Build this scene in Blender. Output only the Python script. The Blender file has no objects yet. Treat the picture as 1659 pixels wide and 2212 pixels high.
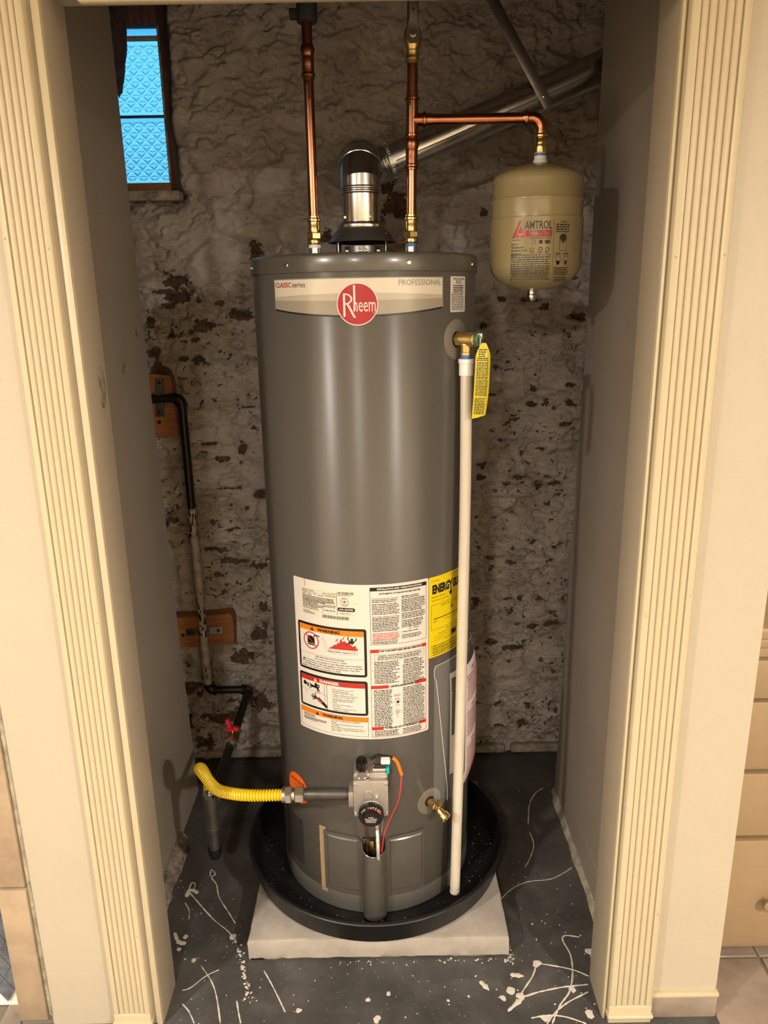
import bpy, bmesh, math, random
import numpy as np
from mathutils import Vector, Matrix
random.seed(7)
rng = np.random.default_rng(11)
SC = bpy.context.scene
COL = SC.collection
R_ = math.radians

# ------------------------------------------------------------------ camera
CAM_POS = Vector((0.037, -1.87, 1.60))
PITCH, ROLL, FPX = R_(15.8), R_(0.94), 1640.0
fw = Vector((0, math.cos(PITCH), -math.sin(PITCH)))
rt = Vector((1, 0, 0)); up = rt.cross(fw)
cr = math.cos(ROLL) * rt - math.sin(ROLL) * up
cu = math.sin(ROLL) * rt + math.cos(ROLL) * up
cam_d = bpy.data.cameras.new('camera')
cam = bpy.data.objects.new('camera', cam_d); COL.objects.link(cam)
cam_d.sensor_fit = 'VERTICAL'; cam_d.sensor_height = 36.0; cam_d.sensor_width = 27.0
cam_d.lens = FPX / 2212.0 * 36.0
cam_d.clip_start = 0.02
M = Matrix.Identity(4)
for i in range(3):
    M[i][0] = cr[i]; M[i][1] = cu[i]; M[i][2] = -fw[i]; M[i][3] = CAM_POS[i]
cam.matrix_world = M
SC.camera = cam

# ------------------------------------------------------------------ world, lamps, exposure
SC.view_settings.view_transform = 'Standard'
SC.view_settings.look = 'None'
SC.view_settings.exposure = 0.0
SC.view_settings.gamma = 1.0
SC.view_settings.use_curve_mapping = False
W = bpy.data.worlds.new('daylight'); SC.world = W; W.use_nodes = True
wn = W.node_tree; wn.nodes.clear()
o_ = wn.nodes.new('ShaderNodeOutputWorld'); b_ = wn.nodes.new('ShaderNodeBackground')
tc = wn.nodes.new('ShaderNodeTexCoord'); sx = wn.nodes.new('ShaderNodeSeparateXYZ')
cr_ = wn.nodes.new('ShaderNodeValToRGB')
cr_.color_ramp.elements[0].position = 0.47; cr_.color_ramp.elements[0].color = (0.02, 0.07, 0.12, 1)
cr_.color_ramp.elements[1].position = 0.60; cr_.color_ramp.elements[1].color = (0.13, 0.48, 0.82, 1)
mr_ = wn.nodes.new('ShaderNodeMapRange'); mr_.inputs[1].default_value = -1; mr_.inputs[2].default_value = 1
wn.links.new(tc.outputs['Generated'], sx.inputs[0]); wn.links.new(sx.outputs[2], mr_.inputs[0])
wn.links.new(mr_.outputs[0], cr_.inputs[0]); wn.links.new(cr_.outputs[0], b_.inputs[0])
b_.inputs[1].default_value = 2.2
wn.links.new(b_.outputs[0], o_.inputs[0])
WARM = (1.0, 0.935, 0.845)
ROOM_LAMPS = [(-1.65, -2.25, 92.0), (1.75, -3.10, 146.0), (-0.40, -3.00, 52.0)]
for lx, ly, pw in ROOM_LAMPS:
    ld = bpy.data.lights.new('recessed_lamp', 'AREA'); ld.shape = 'DISK'; ld.size = 0.16
    ld.energy = pw; ld.color = WARM
    lo = bpy.data.objects.new('recessed_lamp', ld); COL.objects.link(lo)
    lo.location = (lx, ly, 2.235)

# ------------------------------------------------------------------ materials
def lin(c):
    return tuple((x / 12.92 if x <= 0.04045 else ((x + 0.055) / 1.055) ** 2.4) for x in c)
def hexc(h):
    return lin(tuple(int(h[i:i + 2], 16) / 255 for i in (0, 2, 4)))
MATS = {}
def mat(name, color, rough=0.5, metal=0.0, coat=0.0, spec=0.5, noise=0.0, nscale=20.0, bump=0.0, bscale=60.0,
        color2=None, trans=0.0, stretch=None, rvar=0.0):
    m = bpy.data.materials.new(name); m.use_nodes = True; MATS[name] = m
    nt = m.node_tree; p = nt.nodes['Principled BSDF']
    p.inputs['Base Color'].default_value = (*color, 1)
    p.inputs['Roughness'].default_value = rough
    p.inputs['Metallic'].default_value = metal
    p.inputs['Coat Weight'].default_value = coat
    p.inputs['Coat Roughness'].default_value = 0.15
    p.inputs['Specular IOR Level'].default_value = spec
    p.inputs['Transmission Weight'].default_value = trans
    if noise or bump or color2 or rvar:
        tc = nt.nodes.new('ShaderNodeTexCoord'); mp = nt.nodes.new('ShaderNodeMapping')
        nt.links.new(tc.outputs['Object'], mp.inputs[0])
        if stretch: mp.inputs['Scale'].default_value = stretch
    if noise or color2:
        n = nt.nodes.new('ShaderNodeTexNoise'); n.inputs['Scale'].default_value = nscale
        n.inputs['Detail'].default_value = 6; n.inputs['Roughness'].default_value = 0.65
        nt.links.new(mp.outputs[0], n.inputs['Vector'])
        r = nt.nodes.new('ShaderNodeValToRGB')
        c2 = color2 if color2 else tuple(x * (1 - noise) for x in color)
        r.color_ramp.elements[0].position = 0.32; r.color_ramp.elements[0].color = (*c2, 1)
        r.color_ramp.elements[1].position = 0.62; r.color_ramp.elements[1].color = (*color, 1)
        nt.links.new(n.outputs['Fac'], r.inputs[0]); nt.links.new(r.outputs[0], p.inputs['Base Color'])
    if rvar:
        n3 = nt.nodes.new('ShaderNodeTexNoise'); n3.inputs['Scale'].default_value = nscale * 1.7
        n3.inputs['Detail'].default_value = 4
        nt.links.new(mp.outputs[0], n3.inputs['Vector'])
        mr = nt.nodes.new('ShaderNodeMapRange')
        mr.inputs[3].default_value = max(0.02, rough - rvar); mr.inputs[4].default_value = min(1, rough + rvar)
        nt.links.new(n3.outputs['Fac'], mr.inputs[0]); nt.links.new(mr.outputs[0], p.inputs['Roughness'])
    if bump:
        n2 = nt.nodes.new('ShaderNodeTexNoise'); n2.inputs['Scale'].default_value = bscale
        n2.inputs['Detail'].default_value = 5
        nt.links.new(mp.outputs[0], n2.inputs['Vector'])
        b = nt.nodes.new('ShaderNodeBump'); b.inputs['Strength'].default_value = bump
        b.inputs['Distance'].default_value = 0.002
        nt.links.new(n2.outputs['Fac'], b.inputs['Height']); nt.links.new(b.outputs[0], p.inputs['Normal'])
    return m

mat('cream', hexc('bbae90'), 0.38, noise=0.03, nscale=6, bump=0.08, bscale=90)
mat('wallcream', hexc('b2a793'), 0.5, noise=0.03, nscale=6, bump=0.1, bscale=150)
mat('scuff', hexc('5c554d'), 0.6)
mat('greige', hexc('a39886'), 0.5, noise=0.05, nscale=5, bump=0.06, bscale=120)
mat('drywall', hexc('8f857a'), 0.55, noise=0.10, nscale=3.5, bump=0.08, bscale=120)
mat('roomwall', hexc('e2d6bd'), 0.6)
mat('jacket', hexc('54504a'), 0.34, spec=0.6, noise=0.04, nscale=4)
for _n in ('jacket',):
    _t = MATS[_n].node_tree; _p = _t.nodes['Principled BSDF']; _p.inputs['Anisotropic'].default_value = 0.8; _p.inputs['Anisotropic Rotation'].default_value = 0.25
    _tg = _t.nodes.new('ShaderNodeTangent'); _tg.direction_type = 'RADIAL'; _tg.axis = 'Z'; _t.links.new(_tg.outputs[0], _p.inputs['Tangent'])
mat('jacket_dark', hexc('4e4a44'), 0.28, spec=0.6, coat=0.3)
mat('steel', (0.60, 0.59, 0.56), 0.26, 1.0, noise=0.12, nscale=14, rvar=0.08, stretch=(1, 1, 0.25))
mat('steel_dark', (0.24, 0.23, 0.22), 0.34, 0.9, rvar=0.06, nscale=14)
mat('zinc', (0.66, 0.66, 0.63), 0.22, 1.0)
mat('copper', (0.50, 0.20, 0.10), 0.22, 1.0, noise=0.25, nscale=18, rvar=0.06, stretch=(1, 1, 0.3))
mat('copper_dark', (0.36, 0.14, 0.08), 0.30, 1.0, noise=0.3, nscale=20)
mat('brass', (0.74, 0.53, 0.22), 0.22, 1.0, noise=0.15, nscale=30)
mat('brass_matte', (0.60, 0.42, 0.17), 0.36, 1.0, noise=0.2, nscale=40)
mat('aluminium', (0.52, 0.49, 0.45), 0.42, 0.9, noise=0.12, nscale=25, bump=0.15, bscale=300)
mat('iron', hexc('221f1e'), 0.42, 0.4, noise=0.3, nscale=30, bump=0.15, bscale=200)
mat('iron_grey', hexc('55504c'), 0.42, 0.6, noise=0.3, nscale=30, bump=0.1, bscale=200)
mat('painted_pipe', hexc('b8aa9c'), 0.6, color2=hexc('8f8074'), nscale=40, bump=0.25, bscale=160)
mat('black_plastic', hexc('0f0e0e'), 0.30, spec=0.5)
mat('pan_black', hexc('131313'), 0.42, noise=0.3, nscale=20, rvar=0.1)
mat('pvc', hexc('cbc1b2'), 0.35, color2=hexc('bcb09c'), nscale=30, stretch=(1, 1, 0.15))
mat('white_plastic', hexc('eae6df'), 0.4)
mat('tape_blue', hexc('3f6ea8'), 0.4)
mat('concrete', hexc('a39a90'), 0.8, color2=hexc('8c8379'), nscale=9, bump=0.35, bscale=70)
mat('wood', hexc('9a6232'), 0.5, color2=hexc('7c4a22'), nscale=9, stretch=(1.0, 8.0, 8.0), bump=0.1, bscale=40)
mat('wood_dark', hexc('6e5244'), 0.6, color2=hexc('483228'), nscale=10, stretch=(6, 6, 1))
mat('sill_wood', hexc('b5a595'), 0.7, color2=hexc('6f6259'), nscale=22, bump=0.3)
mat('yellow_hose', hexc('d8b616'), 0.30, coat=0.3)
mat('red_handle', hexc('c5162a'), 0.35)
mat('label_white', hexc('cfc9bf'), 0.30)
mat('label_cream', hexc('d2cab8'), 0.35)
mat('label_silver', hexc('c9bfae'), 0.22, spec=0.6)
mat('label_silver2', hexc('ada391'), 0.22, spec=0.6)
mat('label_silver3', hexc('928979'), 0.22, spec=0.6)
mat('label_grey', hexc('8a8478'), 0.25)
mat('ink', hexc('14110f'), 0.35)
mat('ink_soft', hexc('3a342f'), 0.4)
mat('label_red', hexc('a01622'), 0.28)
mat('label_red2', hexc('ae2c22'), 0.3)
mat('label_orange', hexc('d87812'), 0.3)
mat('sticker_orange', hexc('e8651c'), 0.35)
mat('energy_yellow', hexc('d6bd06'), 0.30)
mat('tag_yellow', hexc('c8b61c'), 0.35)
mat('masking_tape', hexc('9c8464'), 0.45, noise=0.15, nscale=40)
mat('tank_beige', hexc('988a64'), 0.24, coat=0.4, noise=0.03, nscale=5)
mat('amtrol_red', hexc('a8202a'), 0.3)
mat('teal', hexc('149a94'), 0.35)
mat('orange_sleeve', hexc('c9721a'), 0.5)
mat('red_wire', hexc('d2403c'), 0.4)
mat('cavity_shade', hexc('0b0a09'), 0.8)  # near-black colour painted for the shade inside openings
mat('green_cap', hexc('2f6b52'), 0.5, noise=0.4, nscale=200)
mat('paint_drip', hexc('c9c0b2'), 0.6)
mat('tile', hexc('a7937a'), 0.35, color2=hexc('8d7962'), nscale=9, bump=0.12, bscale=60)
mat('floor_tile', hexc('958679'), 0.35, color2=hexc('7a6c60'), nscale=7, bump=0.1, bscale=60)
mat('grout', hexc('6f675c'), 0.85)
mat('cabinet', hexc('9c8464'), 0.4, noise=0.04, nscale=5)
mat('mosaic', hexc('6f747c'), 0.2, color2=hexc('50555f'), nscale=25)
mat('porcelain', hexc('ece7e0'), 0.2)
mat('curb', hexc('8b8073'), 0.9, color2=hexc('4d453d'), nscale=45, bump=0.5, bscale=120)
mat('curb_pale', hexc('a39a86'), 0.9, color2=hexc('6f6656'), nscale=30, bump=0.4, bscale=90)
mat('black_foam', hexc('1b1d20'), 0.7)
mat('lump', hexc('5a4a47'), 0.95, color2=hexc('30262a'), nscale=30, bump=0.6, bscale=80)
mat('lamp_trim', hexc('f2efe8'), 0.4)
mat('paper_pink', hexc('ead9d3'), 0.5)
mat('ink_red', hexc('a8404a'), 0.5)
mat('photo_dark', hexc('3a3029'), 0.4)
mat('foil', (0.75, 0.75, 0.73), 0.15, 1.0, bump=0.6, bscale=120)

m = mat('clear_film', (0.95, 0.95, 0.93), 0.12)
nt = m.node_tree; p = nt.nodes['Principled BSDF']; out = nt.nodes['Material Output']
tr = nt.nodes.new('ShaderNodeBsdfTransparent'); mx = nt.nodes.new('ShaderNodeMixShader')
mx.inputs[0].default_value = 0.08
nt.links.new(tr.outputs[0], mx.inputs[1]); nt.links.new(p.outputs[0], mx.inputs[2]); nt.links.new(mx.outputs[0], out.inputs[0])

m = MATS['scuff']; nt = m.node_tree; p = nt.nodes['Principled BSDF']; out = nt.nodes['Material Output']
tr = nt.nodes.new('ShaderNodeBsdfTransparent'); mx = nt.nodes.new('ShaderNodeMixShader'); tcs = nt.nodes.new('ShaderNodeTexCoord'); ns = nt.nodes.new('ShaderNodeTexNoise'); ns.inputs['Scale'].default_value = 45
nt.links.new(tcs.outputs['Object'], ns.inputs['Vector']); mrs = nt.nodes.new('ShaderNodeMapRange'); mrs.inputs[1].default_value = 0.42; mrs.inputs[2].default_value = 0.75; mrs.inputs[4].default_value = 0.7; nt.links.new(ns.outputs['Fac'], mrs.inputs[0]); nt.links.new(mrs.outputs[0], mx.inputs[0])
nt.links.new(tr.outputs[0], mx.inputs[1]); nt.links.new(p.outputs[0], mx.inputs[2]); nt.links.new(mx.outputs[0], out.inputs[0])
m = mat('escutcheon', hexc('8d867a'), 0.35)
nt = m.node_tree; p = nt.nodes['Principled BSDF']; out = nt.nodes['Material Output']
tr = nt.nodes.new('ShaderNodeBsdfTransparent'); mx = nt.nodes.new('ShaderNodeMixShader')
mx.inputs[0].default_value = 0.60
nt.links.new(tr.outputs[0], mx.inputs[1]); nt.links.new(p.outputs[0], mx.inputs[2]); nt.links.new(mx.outputs[0], out.inputs[0])

# patterned window glass: half clear, half scattering, with a glossy face
m = mat('pattern_glass', (0.8, 0.9, 0.95), 0.1)
nt = m.node_tree; out = nt.nodes['Material Output']
tr = nt.nodes.new('ShaderNodeBsdfTransparent'); tr.inputs[0].default_value = (0.72, 0.90, 0.95, 1)
tl = nt.nodes.new('ShaderNodeBsdfTranslucent'); tl.inputs[0].default_value = (0.75, 0.92, 0.98, 1)
rf = nt.nodes.new('ShaderNodeBsdfRefraction'); rf.inputs['IOR'].default_value = 1.45; rf.inputs['Roughness'].default_value = 0.05
rf.inputs[0].default_value = (0.75, 0.93, 0.98, 1)
gl = nt.nodes.new('ShaderNodeBsdfGlossy'); gl.inputs['Roughness'].default_value = 0.08
fr = nt.nodes.new('ShaderNodeFresnel')
m1 = nt.nodes.new('ShaderNodeMixShader'); m1.inputs[0].default_value = 0.30
m2 = nt.nodes.new('ShaderNodeMixShader'); m2.inputs[0].default_value = 0.70
m3 = nt.nodes.new('ShaderNodeMixShader')
nt.links.new(tl.outputs[0], m1.inputs[1]); nt.links.new(tr.outputs[0], m1.inputs[2])
nt.links.new(m1.outputs[0], m2.inputs[1]); nt.links.new(rf.outputs[0], m2.inputs[2])
nt.links.new(fr.outputs[0], m3.inputs[0]); nt.links.new(m2.outputs[0], m3.inputs[1]); nt.links.new(gl.outputs[0], m3.inputs[2])
nt.links.new(m3.outputs[0], out.inputs[0])

def N(nt, t, **k):
    n = nt.nodes.new(t)
    for a, v in k.items(): setattr(n, a, v)
    return n
def ramp(nt, src, stops):
    r = nt.nodes.new('ShaderNodeValToRGB'); e = r.color_ramp.elements
    while len(e) < len(stops): e.new(0.5)
    for i, (p_, c_) in enumerate(stops):
        e[i].position = p_; e[i].color = (*c_, 1) if len(c_) == 3 else c_
    nt.links.new(src, r.inputs[0]); return r.outputs[0]
def mixc(nt, fac, a, b):
    n = nt.nodes.new('ShaderNodeMix'); n.data_type = 'RGBA'
    if isinstance(fac, float): n.inputs[0].default_value = fac
    else: nt.links.new(fac, n.inputs[0])
    for s, i in ((a, 6), (b, 7)):
        if isinstance(s, tuple): n.inputs[i].default_value = (*s, 1)
        else: nt.links.new(s, n.inputs[i])
    return n.outputs[2]
def noise(nt, vec, scale, detail=6, rough=0.6, dist=0.0):
    n = nt.nodes.new('ShaderNodeTexNoise'); n.inputs['Scale'].default_value = scale
    n.inputs['Detail'].default_value = detail; n.inputs['Roughness'].default_value = rough
    n.inputs['Distortion'].default_value = dist
    nt.links.new(vec, n.inputs['Vector']); return n.outputs['Fac']
def math_(nt, op, a, b, clamp=False):
    n = nt.nodes.new('ShaderNodeMath'); n.operation = op; n.use_clamp = clamp
    for i, s in enumerate((a, b)):
        if isinstance(s, (int, float)): n.inputs[i].default_value = s
        else: nt.links.new(s, n.inputs[i])
    return n.outputs[0]

# whitewashed rubble wall
m = mat('stone', (0.4, 0.35, 0.3), 0.88); nt = m.node_tree; p = nt.nodes['Principled BSDF']
tc = N(nt, 'ShaderNodeTexCoord'); ob = tc.outputs['Object']
mp = N(nt, 'ShaderNodeMapping'); mp.inputs['Scale'].default_value = (1, 1, 1.9); nt.links.new(ob, mp.inputs[0])
at = N(nt, 'ShaderNodeAttribute'); at.attribute_name = 'bare'
ad = N(nt, 'ShaderNodeAttribute'); ad.attribute_name = 'dirt_shade'
base = ramp(nt, noise(nt, ob, 7, 8, 0.65, 0.4), [(0.3, hexc('afa294')), (0.5, hexc('c9beb3')), (0.7, hexc('dad1c8'))])
ochre = noise(nt, ob, 3.2, 5, 0.6)
base = mixc(nt, math_(nt, 'MULTIPLY', ramp(nt, ochre, [(0.5, (0, 0, 0)), (0.7, (1, 1, 1))]), 0.45), base, hexc('9a8360'))
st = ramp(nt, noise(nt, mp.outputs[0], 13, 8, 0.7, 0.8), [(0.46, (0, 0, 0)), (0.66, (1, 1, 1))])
base = mixc(nt, math_(nt, 'MULTIPLY', st, math_(nt, 'MULTIPLY', ad.outputs['Fac'], 0.6), True), base, hexc('7f6952'))  # brown stains, partly painted in place of missing relief shading
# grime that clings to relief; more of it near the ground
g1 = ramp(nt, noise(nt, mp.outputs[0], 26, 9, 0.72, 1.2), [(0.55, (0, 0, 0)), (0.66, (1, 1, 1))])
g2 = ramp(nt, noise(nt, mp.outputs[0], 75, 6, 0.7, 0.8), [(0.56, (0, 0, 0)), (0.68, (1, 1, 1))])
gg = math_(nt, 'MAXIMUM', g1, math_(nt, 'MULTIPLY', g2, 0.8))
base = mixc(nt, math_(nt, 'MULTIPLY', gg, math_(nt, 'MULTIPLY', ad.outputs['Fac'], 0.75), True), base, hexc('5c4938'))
brown = ramp(nt, noise(nt, ob, 60, 6, 0.7), [(0.35, hexc('46372a')), (0.7, hexc('7d6854'))])
v1 = math_(nt, 'ABSOLUTE', math_(nt, 'SUBTRACT', noise(nt, mp.outputs[0], 9, 7, 0.62, 1.0), 0.5), 0)
veins = math_(nt, 'MULTIPLY', ramp(nt, v1, [(0.004, (1, 1, 1)), (0.022, (0, 0, 0))]), ramp(nt, noise(nt, ob, 4.5, 3), [(0.48, (0, 0, 0)), (0.62, (1, 1, 1))]))
base = mixc(nt, math_(nt, 'MULTIPLY', veins, 0.45), base, hexc('3a2d22'))
fn = math_(nt, 'SUBTRACT', noise(nt, ob, 95, 7, 0.75), 0.5)
bf = ramp(nt, math_(nt, 'ADD', at.outputs['Fac'], math_(nt, 'MULTIPLY', fn, 1.5)), [(0.42, (0, 0, 0)), (0.60, (1, 1, 1))])
base = mixc(nt, bf, base, brown)
nt.links.new(base, p.inputs['Base Color'])
bb = N(nt, 'ShaderNodeBump'); bb.inputs['Strength'].default_value = 0.8; bb.inputs['Distance'].default_value = 0.010
hh = math_(nt, 'ADD', noise(nt, mp.outputs[0], 38, 9, 0.7, 0.6), math_(nt, 'MULTIPLY', noise(nt, mp.outputs[0], 120, 7, 0.7, 0.5), 0.55))
nt.links.new(hh, bb.inputs['Height']); nt.links.new(bb.outputs[0], p.inputs['Normal'])

# painted concrete floor
m = mat('painted_floor', (0.1, 0.1, 0.1), 0.5); nt = m.node_tree; p = nt.nodes['Principled BSDF']
tc = N(nt, 'ShaderNodeTexCoord'); ob = tc.outputs['Object']
base = ramp(nt, noise(nt, ob, 6, 8, 0.65, 0.3), [(0.3, hexc('343230')), (0.55, hexc('4a4846')), (0.75, hexc('625e59'))])
fine = ramp(nt, noise(nt, ob, 55, 6, 0.7), [(0.58, (0, 0, 0)), (0.75, (1, 1, 1))])
base = mixc(nt, math_(nt, 'MULTIPLY', fine, 0.35), base, hexc('807970'))
vo = N(nt, 'ShaderNodeTexVoronoi'); vo.inputs['Scale'].default_value = 85; nt.links.new(ob, vo.inputs['Vector'])
spk = ramp(nt, vo.outputs['Distance'], [(0.05, (1, 1, 1)), (0.10, (0, 0, 0))])
gate = ramp(nt, noise(nt, ob, 22, 3), [(0.55, (0, 0, 0)), (0.62, (1, 1, 1))])
base = mixc(nt, math_(nt, 'MULTIPLY', spk, gate), base, hexc('a39a8e'))
nt.links.new(base, p.inputs['Base Color'])
nt.links.new(math_(nt, 'ADD', math_(nt, 'MULTIPLY', noise(nt, ob, 14, 5), 0.35), 0.28), p.inputs['Roughness'])
bb = N(nt, 'ShaderNodeBump'); bb.inputs['Strength'].default_value = 0.25; bb.inputs['Distance'].default_value = 0.002
nt.links.new(noise(nt, ob, 50, 7, 0.65), bb.inputs['Height']); nt.links.new(bb.outputs[0], p.inputs['Normal'])

# ------------------------------------------------------------------ mesh builder
class MB:
    def __init__(s): s.v = []; s.f = []; s.mi = []
    def add(s, V, F, mi=0):
        b = len(s.v); s.v += [tuple(x) for x in V]
        for q in F: s.f.append(tuple(b + i for i in q)); s.mi.append(mi)
        return s
    def box(s, x0, x1, y0, y1, z0, z1, mi=0, bev=0.0, seg=2):
        if bev:
            bm = bmesh.new(); bmesh.ops.create_cube(bm, size=1)
            for v in bm.verts: v.co = Vector(((x0 + x1) / 2 + v.co.x * (x1 - x0), (y0 + y1) / 2 + v.co.y * (y1 - y0), (z0 + z1) / 2 + v.co.z * (z1 - z0)))
            bmesh.ops.bevel(bm, geom=bm.edges[:], offset=bev, segments=seg, profile=0.5, affect='EDGES', clamp_overlap=True)
            bm.verts.index_update()
            s.add([v.co for v in bm.verts], [[v.index for v in f.verts] for f in bm.faces], mi); bm.free(); return s
        V = [(x, y, z) for z in (z0, z1) for y in (y0, y1) for x in (x0, x1)]
        return s.add(V, [(0, 2, 3, 1), (4, 5, 7, 6), (0, 1, 5, 4), (2, 6, 7, 3), (0, 4, 6, 2), (1, 3, 7, 5)], mi)
    def obox(s, c, ax, half, mi=0, bev=0.0):
        t = MB().box(-half[0], half[0], -half[1], half[1], -half[2], half[2], 0, bev)
        A = [Vector(a).normalized() for a in ax]; c = Vector(c)
        return s.add([c + A[0] * v[0] + A[1] * v[1] + A[2] * v[2] for v in t.v], t.f, mi)
    def tube(s, P, r, n=16, caps=True, mi=0):
        P = [Vector(p) for p in P]; k = len(P)
        rr = [r] * k if isinstance(r, (int, float)) else list(r)
        T = []
        for i in range(k):
            d = P[min(i + 1, k - 1)] - P[max(i - 1, 0)]
            T.append(d.normalized() if d.length > 1e-9 else (T[-1] if T else Vector((0, 0, 1))))
        a = Vector((0, 0, 1)) if abs(T[0].z) < 0.9 else Vector((1, 0, 0))
        u = (a - T[0] * a.dot(T[0])).normalized()
        V = []; F = []
        for i in range(k):
            u = (u - T[i] * u.dot(T[i])).normalized(); w = T[i].cross(u)
            for j in range(n):
                t = 2 * math.pi * j / n
                V.append(P[i] + (u * math.cos(t) + w * math.sin(t)) * rr[i])
        for i in range(k - 1):
            for j in range(n):
                F.append((i * n + j, i * n + (j + 1) % n, (i + 1) * n + (j + 1) % n, (i + 1) * n + j))
        if caps: F.append(tuple(reversed(range(n)))); F.append(tuple((k - 1) * n + j for j in range(n)))
        return s.add(V, F, mi)
    def lathe(s, prof, o=(0, 0, 0), axis=(0, 0, 1), n=32, mi=0, rot=0.0, cap0=True, cap1=True):
        o = Vector(o); ax = Vector(axis).normalized()
        a = Vector((0, 0, 1)) if abs(ax.z) < 0.9 else Vector((1, 0, 0))
        u = (a - ax * a.dot(ax)).normalized(); w = ax.cross(u)
        V = []; F = []
        for r, h in prof:
            for j in range(n):
                t = 2 * math.pi * j / n + rot
                V.append(o + ax * h + (u * math.cos(t) + w * math.sin(t)) * r)
        for i in range(len(prof) - 1):
            for j in range(n):
                F.append((i * n + j, i * n + (j + 1) % n, (i + 1) * n + (j + 1) % n, (i + 1) * n + j))
        if cap0: F.append(tuple(reversed(range(n))))
        if cap1: F.append(tuple((len(prof) - 1) * n + j for j in range(n)))
        return s.add(V, F, mi)
    def hexn(s, o, axis, r, h, mi=0, rot=0.0):
        return s.lathe([(r * 0.9, 0), (r, h * 0.12), (r, h * 0.88), (r * 0.9, h)], o, axis, 6, mi, rot)
    def extrude(s, prof, z0, z1, mi=0, caps=True):   # closed xy profile
        n = len(prof); V = [(x, y, z0) for x, y in prof] + [(x, y, z1) for x, y in prof]
        F = [(i, (i + 1) % n, n + (i + 1) % n, n + i) for i in range(n)]
        if caps: F += [tuple(reversed(range(n))), tuple(n + i for i in range(n))]
        return s.add(V, F, mi)
    def build(s, name, mats, parent=None, smooth=True, angle=38, kind=None):
        me = bpy.data.meshes.new(name); me.from_pydata(s.v, [], s.f)
        if isinstance(mats, str): mats = [mats]
        for q in mats: me.materials.append(MATS[q])
        if len(mats) > 1: me.polygons.foreach_set('material_index', s.mi)
        if smooth:
            me.polygons.foreach_set('use_smooth', [True] * len(me.polygons))
            me.set_sharp_from_angle(angle=R_(angle))
        me.update()
        o = bpy.data.objects.new(name, me); COL.objects.link(o)
        if parent is not None:
            o.parent = parent
            if parent.type == 'EMPTY': o.matrix_parent_inverse = Matrix.Translation(-parent.location)
        if kind: o['kind'] = kind
        return o

def thing(name, label, cat, loc=(0, 0, 0), group=None):
    o = bpy.data.objects.new(name, None); COL.objects.link(o); o.location = loc
    o.empty_display_size = 0.05
    o['label'] = label; o['category'] = cat
    if group: o['group'] = group
    return o
def tag(o, label, cat, group=None):
    o['label'] = label; o['category'] = cat
    if group: o['group'] = group
    return o
def struct(name, mb, m, label, parent=None, **k):
    o = mb.build(name, m, parent, **k); o['kind'] = 'structure'
    if parent is None: o['label'] = label; o['category'] = name.split('_')[0]
    return o
def spline(pts, n=8):
    P = [Vector(p) for p in pts]; out = []
    for i in range(len(P) - 1):
        p0, p1, p2, p3 = P[max(i - 1, 0)], P[i], P[i + 1], P[min(i + 2, len(P) - 1)]
        for j in range(n):
            t = j / n
            out.append(0.5 * ((2 * p1) + (p2 - p0) * t + (2 * p0 - 5 * p1 + 4 * p2 - p3) * t * t + (3 * p1 - p0 - 3 * p2 + p3) * t ** 3))
    out.append(P[-1]); return out
def arc(c, u, w, r, a0, a1, n=10):
    c, u, w = Vector(c), Vector(u), Vector(w)
    return [c + (u * math.cos(R_(a0 + (a1 - a0) * i / n)) + w * math.sin(R_(a0 + (a1 - a0) * i / n))) * r for i in range(n + 1)]

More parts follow.
